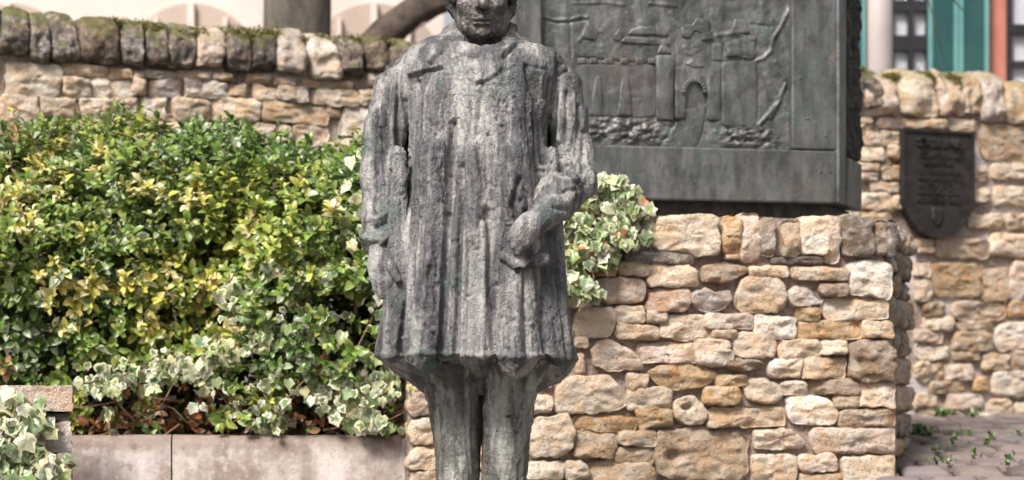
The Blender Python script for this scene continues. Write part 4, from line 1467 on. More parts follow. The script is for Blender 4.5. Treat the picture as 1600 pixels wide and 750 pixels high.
for k in range(5200):
    x = rng.uniform(-1.95, -.24)
    u = rng.uniform(0, pc[-1] * .99)
    p, n = hedge_point(x, u)
    deep = k % 5 < 3
    lump = fbm(np.array([[x * 3.2, u * 3.6, 1.0]]), 81, 2)[0] * .15 + fbm(np.array([[x * 9, u * 9, 4.0]]), 82, 2)[0] * .05
    p = p + n * (lump - (rng.uniform(.05, .34) if deep else abs(rng.normal(0, .028))))
    p[2] -= .055 * float(sm(-1.0, -.35, x)) * float(sm(.3, .8, p[2] - EYE))
    X_, Y_ = to_px(p)
    if in_ell(X_, Y_, HOLES) and rng.random() < (.45 if deep else .9):
        continue
    if Y_ > 615 and X_ > 130 and rng.random() < (.55 if deep else .85):
        continue
    if Y_ > 480 and X_ > 380 and rng.random() < .25:
        continue
    ax = n + np.array([0, -.25, .45]) + rng.normal(0, .45, 3)
    yel = any(math.hypot(X_ - a, Y_ - b) < r * rng.uniform(.5, 1.2) for a, b, r in YSPOT)
    if yel and not deep:
        cols = YELLOWS + [(.2, .24, .06)]
    else:
        g = fbm(np.array([[x * 4, u * 4, 9.0]]), 85, 2)[0]
        if g > .22:
            cols = [GREENS[2], GREENS[3], GREENS[4], YELLOWS[3]]
        elif g < -.2:
            cols = [GREENS[0], GREENS[1], GREENS[5]]
        else:
            cols = GREENS[1:] + [GREENS[2]]
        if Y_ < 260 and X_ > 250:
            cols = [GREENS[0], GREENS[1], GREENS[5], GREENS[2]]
        if rng.random() < .012:
            cols = [(0.34, 0.17, 0.08), (0.36, 0.26, .10)]
    sprig(p, ax, cols, int(rng.integers(6, 10)), rng.uniform(.030, .054), 0.2 if deep else 1.0)
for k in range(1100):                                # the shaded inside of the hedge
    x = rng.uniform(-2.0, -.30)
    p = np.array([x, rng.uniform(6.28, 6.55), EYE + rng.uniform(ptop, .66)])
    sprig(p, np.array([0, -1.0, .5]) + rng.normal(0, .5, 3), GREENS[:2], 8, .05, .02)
# shoots standing up above the top
for (x_, y_, d_) in [(20, 178, 6.1), (5, 185, 6.0), (48, 205, 6.2), (118, 196, 6.3), (170, 205, 6.4), (235, 212, 6.5), (365, 200, 6.4), (385, 208, 6.35), (435, 198, 6.4), (552, 200, 6.3), (560, 215, 6.2), (300, 216, 6.5), (530, 222, 6.4), (215, 206, 6.4), (400, 205, 6.5), (75, 200, 6.3)]:
    p = px(x_, y_, d_)
    q = p + np.array([rng.uniform(-.03, .03), .02, -.12])
    MB().tube([q, (p + q) / 2 + np.array([.006, 0, 0]), p], [.003, .0024, .0012], 5).build("shoot", M_TWIG, hedge, smooth=True)
    for f in (.25, .6, 1.0):
        c = q + (p - q) * f
        sprig(c, np.array([rng.normal(0, .3), -.2, 1.0]), GREENS[:4] + [YELLOWS[3]], 4, .036, .6)
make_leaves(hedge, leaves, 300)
for (x0_, y0_, x1_, y1_, r_) in [(60, 668, 40, 300, .012), (160, 668, 190, 330, .011), (290, 668, 260, 300, .013), (400, 668, 430, 320, .012), (520, 668, 560, 300, .012)]:
    a, b = px(x0_, y0_, 6.25), px(x1_, y1_, 6.3)
    MB().tube([a, a * .6 + b * .4 + np.array([.04, 0, 0]), b], [r_, r_ * .8, r_ * .4], 7).build("stem", M_TWIG, hedge, smooth=True)
# dry twigs and withered leaves under the hedge
rs = random.Random(11)
for k in range(46):
    x0_, y0_ = rs.uniform(120, 640), rs.uniform(612, 676)
    d_ = rs.uniform(5.9, 6.15)
    a = px(x0_, y0_, d_)
    dd = np.array([rs.uniform(-.16, .16), rs.uniform(-.04, .04), rs.uniform(-.05, .12)])
    mid = a + dd * .5 + np.array([rs.uniform(-.02, .02), 0, rs.uniform(-.02, .02)])
    MB().tube([a, mid, a + dd], [.0032, .0025, .0012], 5).build("twig", M_TWIG, hedge, smooth=True)
dead = []
for k in range(800):
    x0_, y0_ = rng.uniform(110, 640), 675 - abs(rng.normal(0, 32))
    p = px(x0_, y0_, rng.uniform(5.92, 6.25))
    if p[2] < EYE + ptop + .005:
        p[2] = EYE + ptop + .005
    col = np.array([(0.30, 0.12, 0.045), (0.22, 0.10, 0.05), (0.36, 0.20, 0.10), (0.15, 0.075, 0.04)][rng.integers(4)]) * rng.uniform(.6, 1.2)
    dead.append((p, rot_from(rng.normal(0, 1, 3), rng.normal(0, 1, 3) + np.array([0, -.6, .6])), rng.uniform(.02, .04), 'oval', col, col, .1))
make_leaves(hedge, dead, 0, "withered_leaves")

IV_G = [(0.10, 0.17, 0.055), (0.15, 0.22, 0.10), (0.21, 0.28, 0.15), (0.08, 0.14, 0.04), (0.17, 0.25, 0.065)]
IV_C = [(0.70, 0.68, 0.50), (0.60, 0.60, 0.40), (0.74, 0.70, 0.56), (0.52, 0.55, 0.29), (0.67, 0.61, 0.34)]
def ivy_leaf(L, p, nrm, size, cream, outer=1.0, spread=.35, hang=1.0):
    ln = np.array([rng.normal(0, .55), rng.normal(0, .3), -hang + rng.normal(0, .45)])
    nm = np.array(nrm) + rng.normal(0, spread, 3)
    c2 = np.array(IV_C[rng.integers(5)]) * rng.uniform(.65, 1.12)
    c1 = np.array(IV_G[rng.integers(5)]) * rng.uniform(.75, 1.3)
    r = rng.random()
    if r < cream * .45:
        c1 = c1 * .35 + c2 * .65
    elif r > .42 + cream * .36:
        c2 = c1 * .7 + c2 * .3
    L.append((p, rot_from(ln, nm), size, int(rng.integers(12)), c1, c2, outer))

def ivy_vines(plant, vines, r=.003):
    for pts in vines:
        MB().tube(pts, list(np.linspace(r, r * .4, len(pts))), 5).build("vine", M_TWIG, plant, smooth=True)

ivy1 = tag(empty("ivy_plant", (-.75, 6.0, .84)), "variegated cream and green ivy trailing through the lower hedge over the planter rim", "ivy")
L = []
PATCH = [(400, 470, 60, 34, 90, .8), (420, 440, 40, 20, 40, .7), (500, 450, 50, 36, 100, .8), (470, 520, 90, 40, 150, .7), (520, 470, 30, 60, 70, .9), (560, 330, 24, 60, 40, .8), (440, 400, 50, 18, 30, .7), (560, 430, 40, 30, 50, .6), (440, 560, 120, 36, 200, .7),
         (330, 580, 90, 28, 120, .75), (200, 585, 90, 22, 110, .6), (145, 590, 36, 22, 50, .8), (560, 590, 60, 36, 130, .9), (530, 630, 90, 30, 190, .8), (430, 640, 60, 24, 70, .5),
         (600, 520, 26, 60, 80, .8), (610, 600, 30, 40, 80, .9), (600, 655, 40, 20, 60, .8), (280, 560, 60, 16, 60, .5), (570, 250, 18, 30, 24, .9), (470, 660, 70, 14, 40, .5), (330, 620, 40, 20, 24, .5), (350, 540, 60, 20, 50, .6), (175, 680, 14, 14, 12, .0), (150, 650, 24, 24, 26, .0)]
for (cx, cy, rx, ry, n, cr) in PATCH:
    for k in range(int(n * .95)):
        a, r = rng.uniform(0, 2 * pi), math.sqrt(rng.random()) * 1.15
        X_, Y_ = cx + rx * r * cos(a), cy + ry * r * sin(a)
        if (in_ell(X_, Y_, HOLES[:2]) and rng.random() < .8) or fbm(np.array([[X_ * .03, Y_ * .045, 2.]]), 88, 2)[0] < -.18:
            continue
        p = px(X_, Y_, 5.85 + abs(rng.normal(0, .09)) + (0.02 if Y_ < 600 else .0))
        ivy_leaf(L, p, (0, -.9, .55), rng.uniform(.022, .038) * rng.choice((.7, 1.0, 1.25)), cr * 1.15, spread=.6)
make_leaves(ivy1, L, 300)
ivy_vines(ivy1, [[px(640, 640, 5.9), px(610, 655, 5.88), px(560, 668, 5.9)], [px(590, 480, 5.95), px(560, 540, 5.9), px(520, 600, 5.9), px(500, 660, 5.95)], [px(130, 600, 5.9), px(220, 580, 5.9), px(330, 580, 5.92), px(450, 560, 5.92)],
                 [px(270, 600, 5.9), px(250, 640, 5.9), px(262, 672, 5.95)], [px(480, 590, 5.88), px(430, 640, 5.9), px(420, 672, 5.95)], [px(170, 650, 5.9), px(172, 690, 5.86), px(180, 700, 5.85)]])

ivy2 = tag(empty("ivy_plant", PED.at(-.8, PED_TOP, -.2)), "cream edged ivy bush spilling over the pedestal's top beside the statue's elbow", "ivy")
L = []
for (cx, cy, rx, ry, n, cr, d0_) in [(950, 310, 50, 38, 190, 1.0, 5.95), (985, 345, 32, 28, 90, 1.0, 5.95), (910, 300, 40, 26, 90, .9, 5.95), (900, 370, 40, 40, 130, .4, 5.92), (940, 370, 40, 26, 90, .5, 5.92), (895, 420, 26, 40, 80, .8, 5.88), (912, 445, 24, 22, 44, .9, 5.88), (925, 400, 30, 26, 50, .4, 5.9),
                             (800, 340, 90, 60, 160, .6, 5.9), (700, 360, 70, 90, 160, .5, 5.85), (670, 470, 50, 60, 100, .6, 5.82), (780, 430, 90, 40, 120, .5, 5.86)]:
    for k in range(n):
        a, r = rng.uniform(0, 2 * pi), math.sqrt(rng.random()) * 1.05
        X_, Y_ = cx + rx * r * cos(a), cy + ry * r * sin(a)
        p = px(X_, Y_, d0_ + abs(rng.normal(0, .06)))
        if rng.random() < .05:
            col = np.array([.36, .16, .06]) * rng.uniform(.6, 1.2)
            L.append((p, rot_from(rng.normal(0, 1, 3), (0, -1, .4)), .035, 0, col, col * 1.1, .6))
        else:
            ivy_leaf(L, p, (.1, -.8, .7), rng.uniform(.028, .046), cr)
make_leaves(ivy2, L, 300)
ivy_vines(ivy2, [[PED.at(-.82, PED_TOP + .0, -.05), px(940, 330, 5.98), px(910, 360, 5.95), px(900, 440, 5.93)], [PED.at(-.75, PED_TOP, -.05), px(970, 320, 5.98), px(1000, 350, 5.98)], [PED.at(-1.1, PED_TOP, -.05), px(760, 360, 5.9), px(720, 440, 5.88)]])

ivy3 = tag(empty("ivy_plant", PIER.at(-.1, -.55, .05)), "large leaved pale green ivy climbing over the low stone pier", "ivy")
L = []
for k in range(520):
    X_, Y_ = rng.uniform(-60, 112), rng.uniform(606, 790)
    edge = 44 + max(0, (Y_ - 640)) * .3 + 14 * math.sin(Y_ * .09)
    if Y_ > 700:
        edge = 76 + (Y_ - 700) * .5
    if X_ > edge:
        continue
    if Y_ < 640 and X_ > 62:
        continue
    q = PIER.st(X_, Y_)
    p = PIER.at(q[0], q[1], .03 + abs(rng.normal(0, .025)))
    ivy_leaf(L, p, (.15, -.9, .5), rng.uniform(.032, .058), .5, spread=.4)
for (X_, Y_) in [(72, 655), (70, 664), (76, 672), (66, 645), (60, 622), (56, 632), (64, 630), (100, 712), (104, 720), (96, 722), (90, 730), (100, 735), (84, 722)]:
    q = PIER.st(X_, Y_)
    ivy_leaf(L, PIER.at(q[0], q[1], .035), (.15, -.9, .4), .035, .9)
make_leaves(ivy3, L, 280)
ivy_vines(ivy3, [[PIER.at(-.22, -.5, .02), PIER.at(-.18, -.25, .03), PIER.at(-.12, -.1, .03), PIER.at(-.1, -.01, .03)], [PIER.at(-.1, -.5, .02), PIER.at(-.06, -.25, .03), PIER.at(-.03, -.18, .03)]])

# weeds in the paving joints and at the foot of the pedestal
def weed(label, spots, n, size, d_of):
    L = []
    for (X_, Y_, r) in spots:
        for k in range(n):
            d = d_of(Y_)
            p = px(X_ + rng.normal(0, r), Y_, d)
            p[1] += rng.normal(0, .015)
            p[2] = gz(p[1]) + .025 + abs(rng.normal(0, .008))
            col = np.array([(0.035, 0.09, 0.015), (0.07, 0.13, 0.03), (0.11, 0.14, 0.04)][rng.integers(3)]) * rng.uniform(.6, 1.3)
            L.append((p, rot_from(rng.normal(0, .6, 3) + np.array([0, 0, .7]), rng.normal(0, .6, 3) + np.array([0, -.5, .8])), size * rng.uniform(.6, 1.3), 'oval', col, col, 1.0))
    P = np.mean([l[0] for l in L], axis=0)
    w = tag(empty("weed", (P[0], P[1], float(gz(P[1])))), label, "weed")
    make_leaves(w, L, 12)
ground_d = lambda Y_: float(np.interp(Y_, [660, 668, 690, 720, 750], [8.6, 8.0, 7.0, 6.65, 6.3]))
weed("green weed tuft growing at the foot of the pedestal's side", [(1436, 692, 10), (1432, 686, 6)], 60, .028, ground_d)
weed("small green weeds along the foot of the rubble wall", [(1480, 661, 9), (1520, 660, 7), (1470, 662, 6)], 16, .03, lambda y: 8.42)
weed("sparse green weeds sprouting between the paving stones", [(1494, 705, 3), (1500, 695, 3), (1490, 716, 3), (1548, 706, 4), (1542, 714, 3), (1462, 725, 4), (1478, 745, 8), (1522, 735, 4), (1576, 740, 4), (1575, 748, 4), (1550, 700, 3), (1470, 748, 8), (1515, 690, 2), (1590, 690, 3)], 7, .020, ground_d)

# ------------------------------------------------------------------ bronze statue (distance fields -> surface nets)
SD = 5.0                                             # depth of the statue's axis
def grid(lo, hi, h):
    ax = [np.arange(lo[k], hi[k] + h, h, dtype=np.float32) for k in range(3)]
    return np.meshgrid(*ax, indexing='ij', sparse=True), np.array(lo, np.float32), h

def surface_nets(F, lo, h):
    F = np.broadcast_to(F, F.shape)
    nx, ny, nz = F.shape
    s = F < 0
    c = np.zeros((nx - 1, ny - 1, nz - 1), np.uint8)
    for dx in (0, 1):
        for dy in (0, 1):
            for dz in (0, 1):
                c += s[dx:nx - 1 + dx, dy:ny - 1 + dy, dz:nz - 1 + dz]
    act = (c > 0) & (c < 8)
    I = np.argwhere(act)
    vid = -np.ones(act.shape, np.int32)
    vid[act] = np.arange(len(I), dtype=np.int32)
    acc = np.zeros((len(I), 3), np.float32)
    cnt = np.zeros((len(I), 1), np.float32)
    corners = [(a, b, d) for a in (0, 1) for b in (0, 1) for d in (0, 1)]
    for a in corners:
        for k in range(3):
            if a[k]:
                continue
            b = list(a)
            b[k] = 1
            fa = F[I[:, 0] + a[0], I[:, 1] + a[1], I[:, 2] + a[2]]
            fb = F[I[:, 0] + b[0], I[:, 1] + b[1], I[:, 2] + b[2]]
            m = (fa < 0) != (fb < 0)
            t = np.where(m, fa / np.where(m, fa - fb, 1), 0)
            p = np.tile(np.array(a, np.float32), (len(I), 1))
            p[:, k] = t
            acc += np.where(m[:, None], p, 0)
            cnt += m[:, None]
    V = (I + acc / cnt) * h + lo
    quads = []
    for k in range(3):
        i1, i2 = [(1, 2), (2, 0), (0, 1)][k]
        sl0 = [slice(1, -1)] * 3
        sl1 = [slice(1, -1)] * 3
        sl0[k] = slice(0, -1)
        sl1[k] = slice(1, None)
        A, B = s[tuple(sl0)], s[tuple(sl1)]
        off = [1, 1, 1]
        off[k] = 0
        for flip, m in ((False, A & ~B), (True, ~A & B)):
            E = np.argwhere(m) + np.array(off)
            def cell(d1, d2):
                q = E.copy()
                q[:, i1] -= d1
                q[:, i2] -= d2
                return vid[q[:, 0], q[:, 1], q[:, 2]]
            Q = np.stack([cell(1, 1), cell(0, 1), cell(0, 0), cell(1, 0)], 1)
            if flip:
                Q = Q[:, ::-1]
            quads.append(Q)
    return V, np.concatenate(quads)

def smin(a, b, k):
    h = np.clip(.5 + .5 * (b - a) / k, 0, 1)
    return b * (1 - h) + a * h - k * h * (1 - h)
def smax(a, b, k):
    return -smin(-a, -b, k)
def ell(G, c, r):
    q = np.sqrt(((G[0] - c[0]) / r[0]) ** 2 + ((G[1] - c[1]) / r[1]) ** 2 + ((G[2] - c[2]) / r[2]) ** 2)
    return (q - 1) * min(r)
def cap(G, a, b, ra, rb):
    a, b = np.array(a, float), np.array(b, float)
    ab = b - a
    t = np.clip(((G[0] - a[0]) * ab[0] + (G[1] - a[1]) * ab[1] + (G[2] - a[2]) * ab[2]) / (ab @ ab), 0, 1)
    d = np.sqrt((G[0] - a[0] - t * ab[0]) ** 2 + (G[1] - a[1] - t * ab[1]) ** 2 + (G[2] - a[2] - t * ab[2]) ** 2)
    return d - (ra + (rb - ra) * t)

def sp(x, y, dy=0.0):
    """picture position -> statue coordinates (axis at the origin, z relative to the eye) at depth offset dy"""
    p = px(x, y, SD + dy)
    return np.array([p[0], dy, p[2] - EYE])

def tabled(G, rows, n=2.5, yc=0.0):
    """stack of superellipses: rows (picture row, left, right, front, back)"""
    R = np.array(sorted(rows, key=lambda r: -r[0]), float)
    z = (HOR - R[:, 0]) / FP * SD
    zz = G[2].ravel()
    f = lambda col: np.interp(zz, z, col).astype(np.float32)[None, None, :]
    L, Rr = f((R[:, 1] - 800) / FP * SD), f((R[:, 2] - 800) / FP * SD)
    fr, bk_ = f(R[:, 3]), f(R[:, 4])
    cx, wx = (L + Rr) / 2, (Rr - L) / 2
    cy, wy = (fr + bk_) / 2, (bk_ - fr) / 2
    q = (np.abs((G[0] - cx) / wx) ** n + np.abs((G[1] - cy) / wy) ** n) ** (1 / n)
    d = (q - 1) * np.minimum(wx, wy)
    return np.maximum(d, np.maximum(G[2] - z.max(), z.min() - G[2]))

def vnormals(V, Q):
    a, b, c, d = (V[Q[:, k]] for k in range(4))
    fn = np.cross(c - a, d - b)
    n = np.zeros_like(V)
    for k in range(4):
        for j in range(3):
            n[:, j] += np.bincount(Q[:, k], fn[:, j], len(V))
    return n / (np.linalg.norm(n, axis=1, keepdims=True) + 1e-9)

def strokes(V, Nn, H, items, dy):
    """raise / cut strokes drawn on the front: (points, width px, height m)"""
    front = np.clip(-Nn[:, 1] * 1.6 + .25, 0, 1)
    x, z = V[:, 0], V[:, 2]
    for pts, w, dh in items:
        P = [sp(a, b, dy) for a, b in pts]
        w = w / 640.0
        d = np.full(len(V), 9.0, np.float32)
        for a, b in zip(P[:-1], P[1:]):
            ex, ez = b[0] - a[0], b[2] - a[2]
            t = np.clip(((x - a[0]) * ex + (z - a[2]) * ez) / (ex * ex + ez * ez), 0, 1)
            d = np.minimum(d, np.hypot(x - a[0] - t * ex, z - a[2] - t * ez))
        H += 1.2 * dh * np.exp(-(d / w) ** 2) * front
    return H

def terrace(n, lv, sharp=.72):
    t = n * lv
    f = np.floor(t)
    r = np.clip((t - f - sharp) / (1 - sharp), 0, 1)
    return (f + r * r * (3 - 2 * r)) / lv

def clay(V, seed, vert=1.0, amp=1.0):
    """the modelled, hand-worked surface: slabs of clay, knife steps, cracks and pressed-on crumbs"""
    w = np.stack([fbm(V * 16, seed + 20 + k, 2) for k in range(3)], 1) * .016
    n = fbm((V + w * .6) * np.array([15, 15, 3.2]), seed, 2)
    H = terrace(n, 5, .5) * .010 * vert                                   # long upright slabs
    k = np.clip(vnoise(V * 11 + 5, seed + 7) * 2.2 - .7, 0, 1)
    n = fbm((V + w) * np.array([60, 60, 26]), seed + 2, 3, .6)
    H += terrace(n, 4, .7) * .0055 * (.08 + .92 * k ** 1.5)
    n = fbm((V + w) * np.array([110, 110, 70]), seed + 11, 2, .6)
    H += terrace(n, 3, .6) * .0026 * (.25 + .75 * k)
    n = fbm((V + w * 1.5) * np.array([30, 30, 13]), seed + 3, 3)
    k2 = np.clip(vnoise(V * 13, seed + 8) * 2.6 - 1.0, 0, 1)
    H -= np.clip(1 - np.abs(n) / .045, 0, 1) * .0075 * k2                # cracks
    n = fbm((V + w) * np.array([80, 80, 9]), seed + 9, 2)
    k3 = np.clip(vnoise(V * 9 + 3, seed + 10) * 2.6 - 1.0, 0, 1)
    H += n * .0045 * k3 * vert                                           # combed strokes
    H += fbm(V * 140, seed + 4, 2) * .0012
    b = vnoise(V * np.array([85, 85, 60]), seed + 5)
    H += np.clip(b - .80, 0, 1) * .03 * k
    b = vnoise(V * np.array([85, 85, 50]) + 7, seed + 6)
    H -= np.clip(b - .80, 0, 1) * .05 * (.2 + .8 * k)
    return H * amp

statue = tag(empty("bronze_statue", (sp(752, 700)[0], SD, .282)), "weathered bronze statue of a man in a long heavy coat, one hand in his pocket", "statue")
SO = np.array([0, SD, EYE])
def cast(name, F, lo, h, mat, parent, disp=None):
    V, Q = surface_nets(F, lo, h)
    Nn = vnormals(V, Q)
    if disp is not None:
        V = V + Nn * disp(V, Nn)[:, None]
    W = V + SO
    loc = np.array([W[:, 0].mean(), W[:, 1].mean(), W[:, 2].min()])
    return put(name, new_mesh(name, W - loc, Q, mat), loc, parent)

# ---- coat
G, lo, h = grid((-.36, -.29, -.02), (.19, .27, .945), .0036)
coat_rows = [
    (42, 714, 792, .03, .08), (50, 700, 804, .0, .10), (58, 678, 824, -.040, .112), (66, 658, 842, -.072, .12), (76, 642, 858, -.094, .122), (86, 636, 866, -.110, .125),
    (97, 634, 870, -.122, .128), (108, 633, 870, -.134, .132), (120, 634, 868, -.143, .135), (134, 636, 863, -.149, .138), (150, 638, 860, -.152, .14), (200, 641, 856, -.160, .145), (260, 641, 857, -.170, .15),
    (320, 636, 858, -.180, .16), (380, 614, 874, -.190, .17), (440, 604, 880, -.200, .18), (500, 594, 890, -.208, .19), (540, 587, 898, -.212, .20), (557, 585, 903, -.214, .205),
    (561, 588, 905, -.200, .205), (565, 593, 904, -.140, .205), (572, 599, 900, -.095, .20), (584, 614, 892, -.070, .18), (598, 634, 878, -.050, .16), (610, 652, 850, -.035, .135), (618, 664, 838, -.03, .12)]
F = tabled(G, coat_rows, 2.45)
F = smin(F, cap(G, sp(858, 106, .0), sp(882, 168, -.005), .045, .047), .035)     # right shoulder runs on into its sleeve
F = smin(F, cap(G, sp(648, 108, .02), sp(630, 134, .02), .038, .038), .02)
# cloth that joins sleeves and back
F = smin(F, cap(G, sp(636, 110, .05), sp(626, 390, .03), .034, .034), .012)
F = smin(F, cap(G, sp(862, 110, .05), sp(868, 300, .05), .034, .034), .012)
# collar roll round the neck
nc = sp(752, 58, 0.01)
ring = np.sqrt((np.sqrt(((G[0] - nc[0]) / 1.12) ** 2 + (G[1] - .012) ** 2) - .066) ** 2 + ((G[2] - nc[2] - .62 * (G[1] - .012)) * .8) ** 2) - .019
F = smin(F, ring, .02)
# neck opening
F = smax(F, -cap(G, sp(755, 72, -.065), sp(753, 0, -.06), .040, .075), .012)
# hem lifted in front: shallow arch cut and pleat tubes along the skirt
for (x0, x1, w, dy) in [(672, 660, .050, -.165), (742, 735, .034, -.178), (800, 808, .056, -.158), (862, 876, .030, -.10), (624, 614, .024, -.12)]:
    F = smin(F, cap(G, sp(x0, 240, dy + .02), sp(x1, 553, dy - .005), w * .72, w), .018)
for (x0, x1, dy) in [(706, 688, -.222), (722, 714, -.226), (768, 768, -.232), (857, 859, -.195), (640, 626, -.17)]:
    F = smax(F, -cap(G, sp(x0, 190, dy + .030), sp(x1, 568, dy), .006, .013), .012)
COAT_STROKES = [
    ([(646, 120), (650, 180), (647, 250), (649, 320), (644, 380), (638, 470), (630, 552)], 6, -.012), ([(708, 190), (704, 240), (706, 300), (699, 400), (696, 450), (691, 520), (688, 560)], 5, -.015),
    ([(720, 260), (722, 330), (719, 400), (717, 480), (714, 560)], 4.2, -.012), ([(735, 380), (731, 560)], 3, -.005), ([(729, 260), (727, 400), (723, 556)], 3.2, .006),
    ([(762, 330), (768, 380), (766, 440), (772, 500), (773, 560)], 6, -.011), ([(757, 350), (757, 470), (754, 556)], 5, .007), ([(824, 98), (834, 135), (840, 160), (848, 190), (850, 250)], 4, -.011),
    ([(836, 175), (841, 220), (842, 262)], 4, -.011), ([(850, 150), (846, 220), (848, 258)], 3, .006), ([(640, 111), (652, 110), (664, 105), (676, 106), (690, 102)], 2.4, -.007), ([(640, 106), (668, 101), (690, 98)], 3, .007),
    ([(668, 94), (680, 84), (690, 74)], 3, -.008), ([(672, 88), (684, 78)], 4, .008), ([(752, 90), (756, 128), (748, 190)], 3, -.004), ([(738, 131), (756, 126), (772, 120), (786, 104)], 3, -.006),
    ([(736, 127), (760, 121), (778, 112)], 4, .003), ([(786, 84), (806, 58), (812, 48)], 2.2, -.009), ([(780, 82), (800, 56)], 4, .006), ([(715, 80), (728, 100), (738, 125)], 3.2, -.006),
    ([(700, 60), (716, 78), (745, 84)], 3, -.008), ([(690, 62), (705, 82)], 3, -.006), ([(764, 119), (790, 108), (806, 98)], 2.4, -.003), ([(822, 92), (838, 99), (852, 100)], 2.4, -.005),
    ([(674, 150), (678, 300), (664, 550)], 15, .009), ([(690, 160), (692, 300), (684, 540)], 4, .004), ([(660, 160), (662, 340), (652, 540)], 4, -.004),
    ([(790, 300), (786, 350), (780, 400), (775, 440)], 4, .006), ([(812, 280), (800, 320), (808, 345)], 4, -.010), ([(800, 300), (790, 330), (795, 350)], 4, .006),
    ([(822, 415), (820, 480), (824, 556)], 4.5, -.008), ([(800, 410), (806, 480), (806, 550)], 10, .004), ([(848, 395), (853, 440), (850, 500), (856, 560)], 5, -.013), ([(672, 420), (668, 480), (662, 556)], 4, -.007), ([(742, 140), (738, 220), (745, 300), (740, 380)], 6, .006), ([(800, 150), (806, 220), (798, 290)], 18, .007),
    ([(872, 420), (880, 500), (886, 560)], 3, -.006), ([(628, 470), (616, 550)], 4, .005), ([(612, 480), (602, 550)], 3, -.005),
    ([(600, 557), (660, 552), (740, 556), (800, 558), (850, 556), (895, 562)], 4, .006),
    ([(700, 570), (720, 590), (725, 610)], 4, -.006), ([(760, 570), (740, 590), (735, 610)], 4, .006), ([(640, 575), (680, 600), (690, 625)], 5, -.008), ([(780, 575), (765, 600), (758, 625)], 4, -.006), ([(870, 575), (830, 600)], 4, -.006), ([(810, 570), (800, 600)], 4, .005),
]
def coat_disp(V, Nn):
    H = clay(V, 101, 1.0)
    return strokes(V, Nn, H, COAT_STROKES, -.17)
coat = cast("coat", F, lo, h, M_BRONZE, statue, coat_disp)

# ---- sleeves
def chain(G, pts, k=.03):
    F = None
    for (x0, y0, d0_, r0), (x1, y1, d1_, r1) in zip(pts[:-1], pts[1:]):
        c = cap(G, sp(x0, y0, d0_), sp(x1, y1, d1_), r0, r1)
        F = c if F is None else smin(F, c, k)
    return F
G, lo, h = grid((-.40, -.17, .27), (-.235, .12, .86), .0038)
F = chain(G, [(644, 114, .0, .040), (624, 142, .0, .050), (605, 200, -.012, .051), (596, 275, -.035, .050), (599, 335, -.055, .050), (598, 368, -.065, .056)], .025)
F = smin(F, ell(G, sp(600, 374, -.06), (.060, .055, .030)), .012)
F = smax(F, -cap(G, sp(604, 400, -.08), sp(608, 440, -.08), .036, .03), .01)
SL = [([(600, 110), (590, 160), (585, 220), (592, 300)], 3, -.007), ([(612, 120), (606, 180), (602, 240)], 3, -.008), ([(622, 110), (622, 200), (620, 320)], 3, -.008), ([(594, 170), (600, 250), (607, 310)], 2.6, -.008),
      ([(600, 120), (596, 170), (594, 210)], 4, .006), ([(614, 130), (612, 220), (612, 300)], 4, .006), ([(572, 300), (580, 330), (600, 350)], 4, -.005), ([(585, 356), (610, 350), (630, 340)], 3, -.010), ([(575, 345), (600, 340), (622, 325)], 4, .006),
      ([(596, 385), (615, 365), (634, 355)], 3, .008), ([(600, 395), (622, 380), (634, 370)], 3, -.010), ([(566, 372), (585, 378), (600, 376)], 6, .006), ([(604, 215), (610, 300), (606, 330)], 3, .005)]
cast("sleeve", F, lo, h, M_BRONZE, coat, lambda V, Nn: strokes(V, Nn, clay(V, 131, 1.2), SL, -.06))

G, lo, h = grid((.02, -.285, .33), (.235, .11, .86), .0038)
F = chain(G, [(860, 112, .0, .040), (876, 132, .0, .047), (884, 180, -.01, .047), (892, 240, -.01, .047), (896, 282, -.03, .052), (872, 308, -.11, .053), (850, 333, -.175, .045)], .022)
F = smin(F, cap(G, sp(922, 297, -.01), sp(900, 290, -.02), .012, .03), .03)
F = smin(F, ell(G, sp(870, 300, -.12), (.05, .045, .028)), .02)
F = smax(F, -cap(G, sp(846, 274, -.17), sp(892, 262, -.09), .006, .014), .012)
F = smax(F, -cap(G, sp(884, 256, -.075), sp(900, 190, -.06), .010, .005), .012)
SR = [([(868, 150), (866, 200), (868, 250)], 3, -.009), ([(878, 135), (876, 175), (874, 215)], 3.5, .008), ([(887, 138), (886, 180), (880, 220)], 2.6, -.008), ([(896, 140), (896, 180), (888, 230)], 3.5, .007), ([(905, 160), (904, 210), (896, 250), (876, 262)], 3, -.009),
      ([(912, 200), (912, 260), (905, 285)], 4, -.005), ([(860, 282), (880, 288), (905, 278)], 4, .008), ([(862, 298), (880, 304), (905, 296)], 4, -.006), ([(858, 316), (874, 314), (888, 320)], 5, .004), ([(866, 330), (884, 332), (900, 320)], 4, -.005),
      ([(835, 300), (828, 320), (826, 340)], 3, -.006), ([(872, 110), (890, 100)], 3, -.005), ([(870, 112), (884, 104)], 2.6, -.004), ([(846, 322), (856, 338), (858, 350)], 3.5, -.006), ([(858, 270), (864, 284), (852, 300)], 3, .007)]
cast("sleeve", F, lo, h, M_BRONZE, coat, lambda V, Nn: strokes(V, Nn, clay(V, 151, 1.0), SR, -.11))

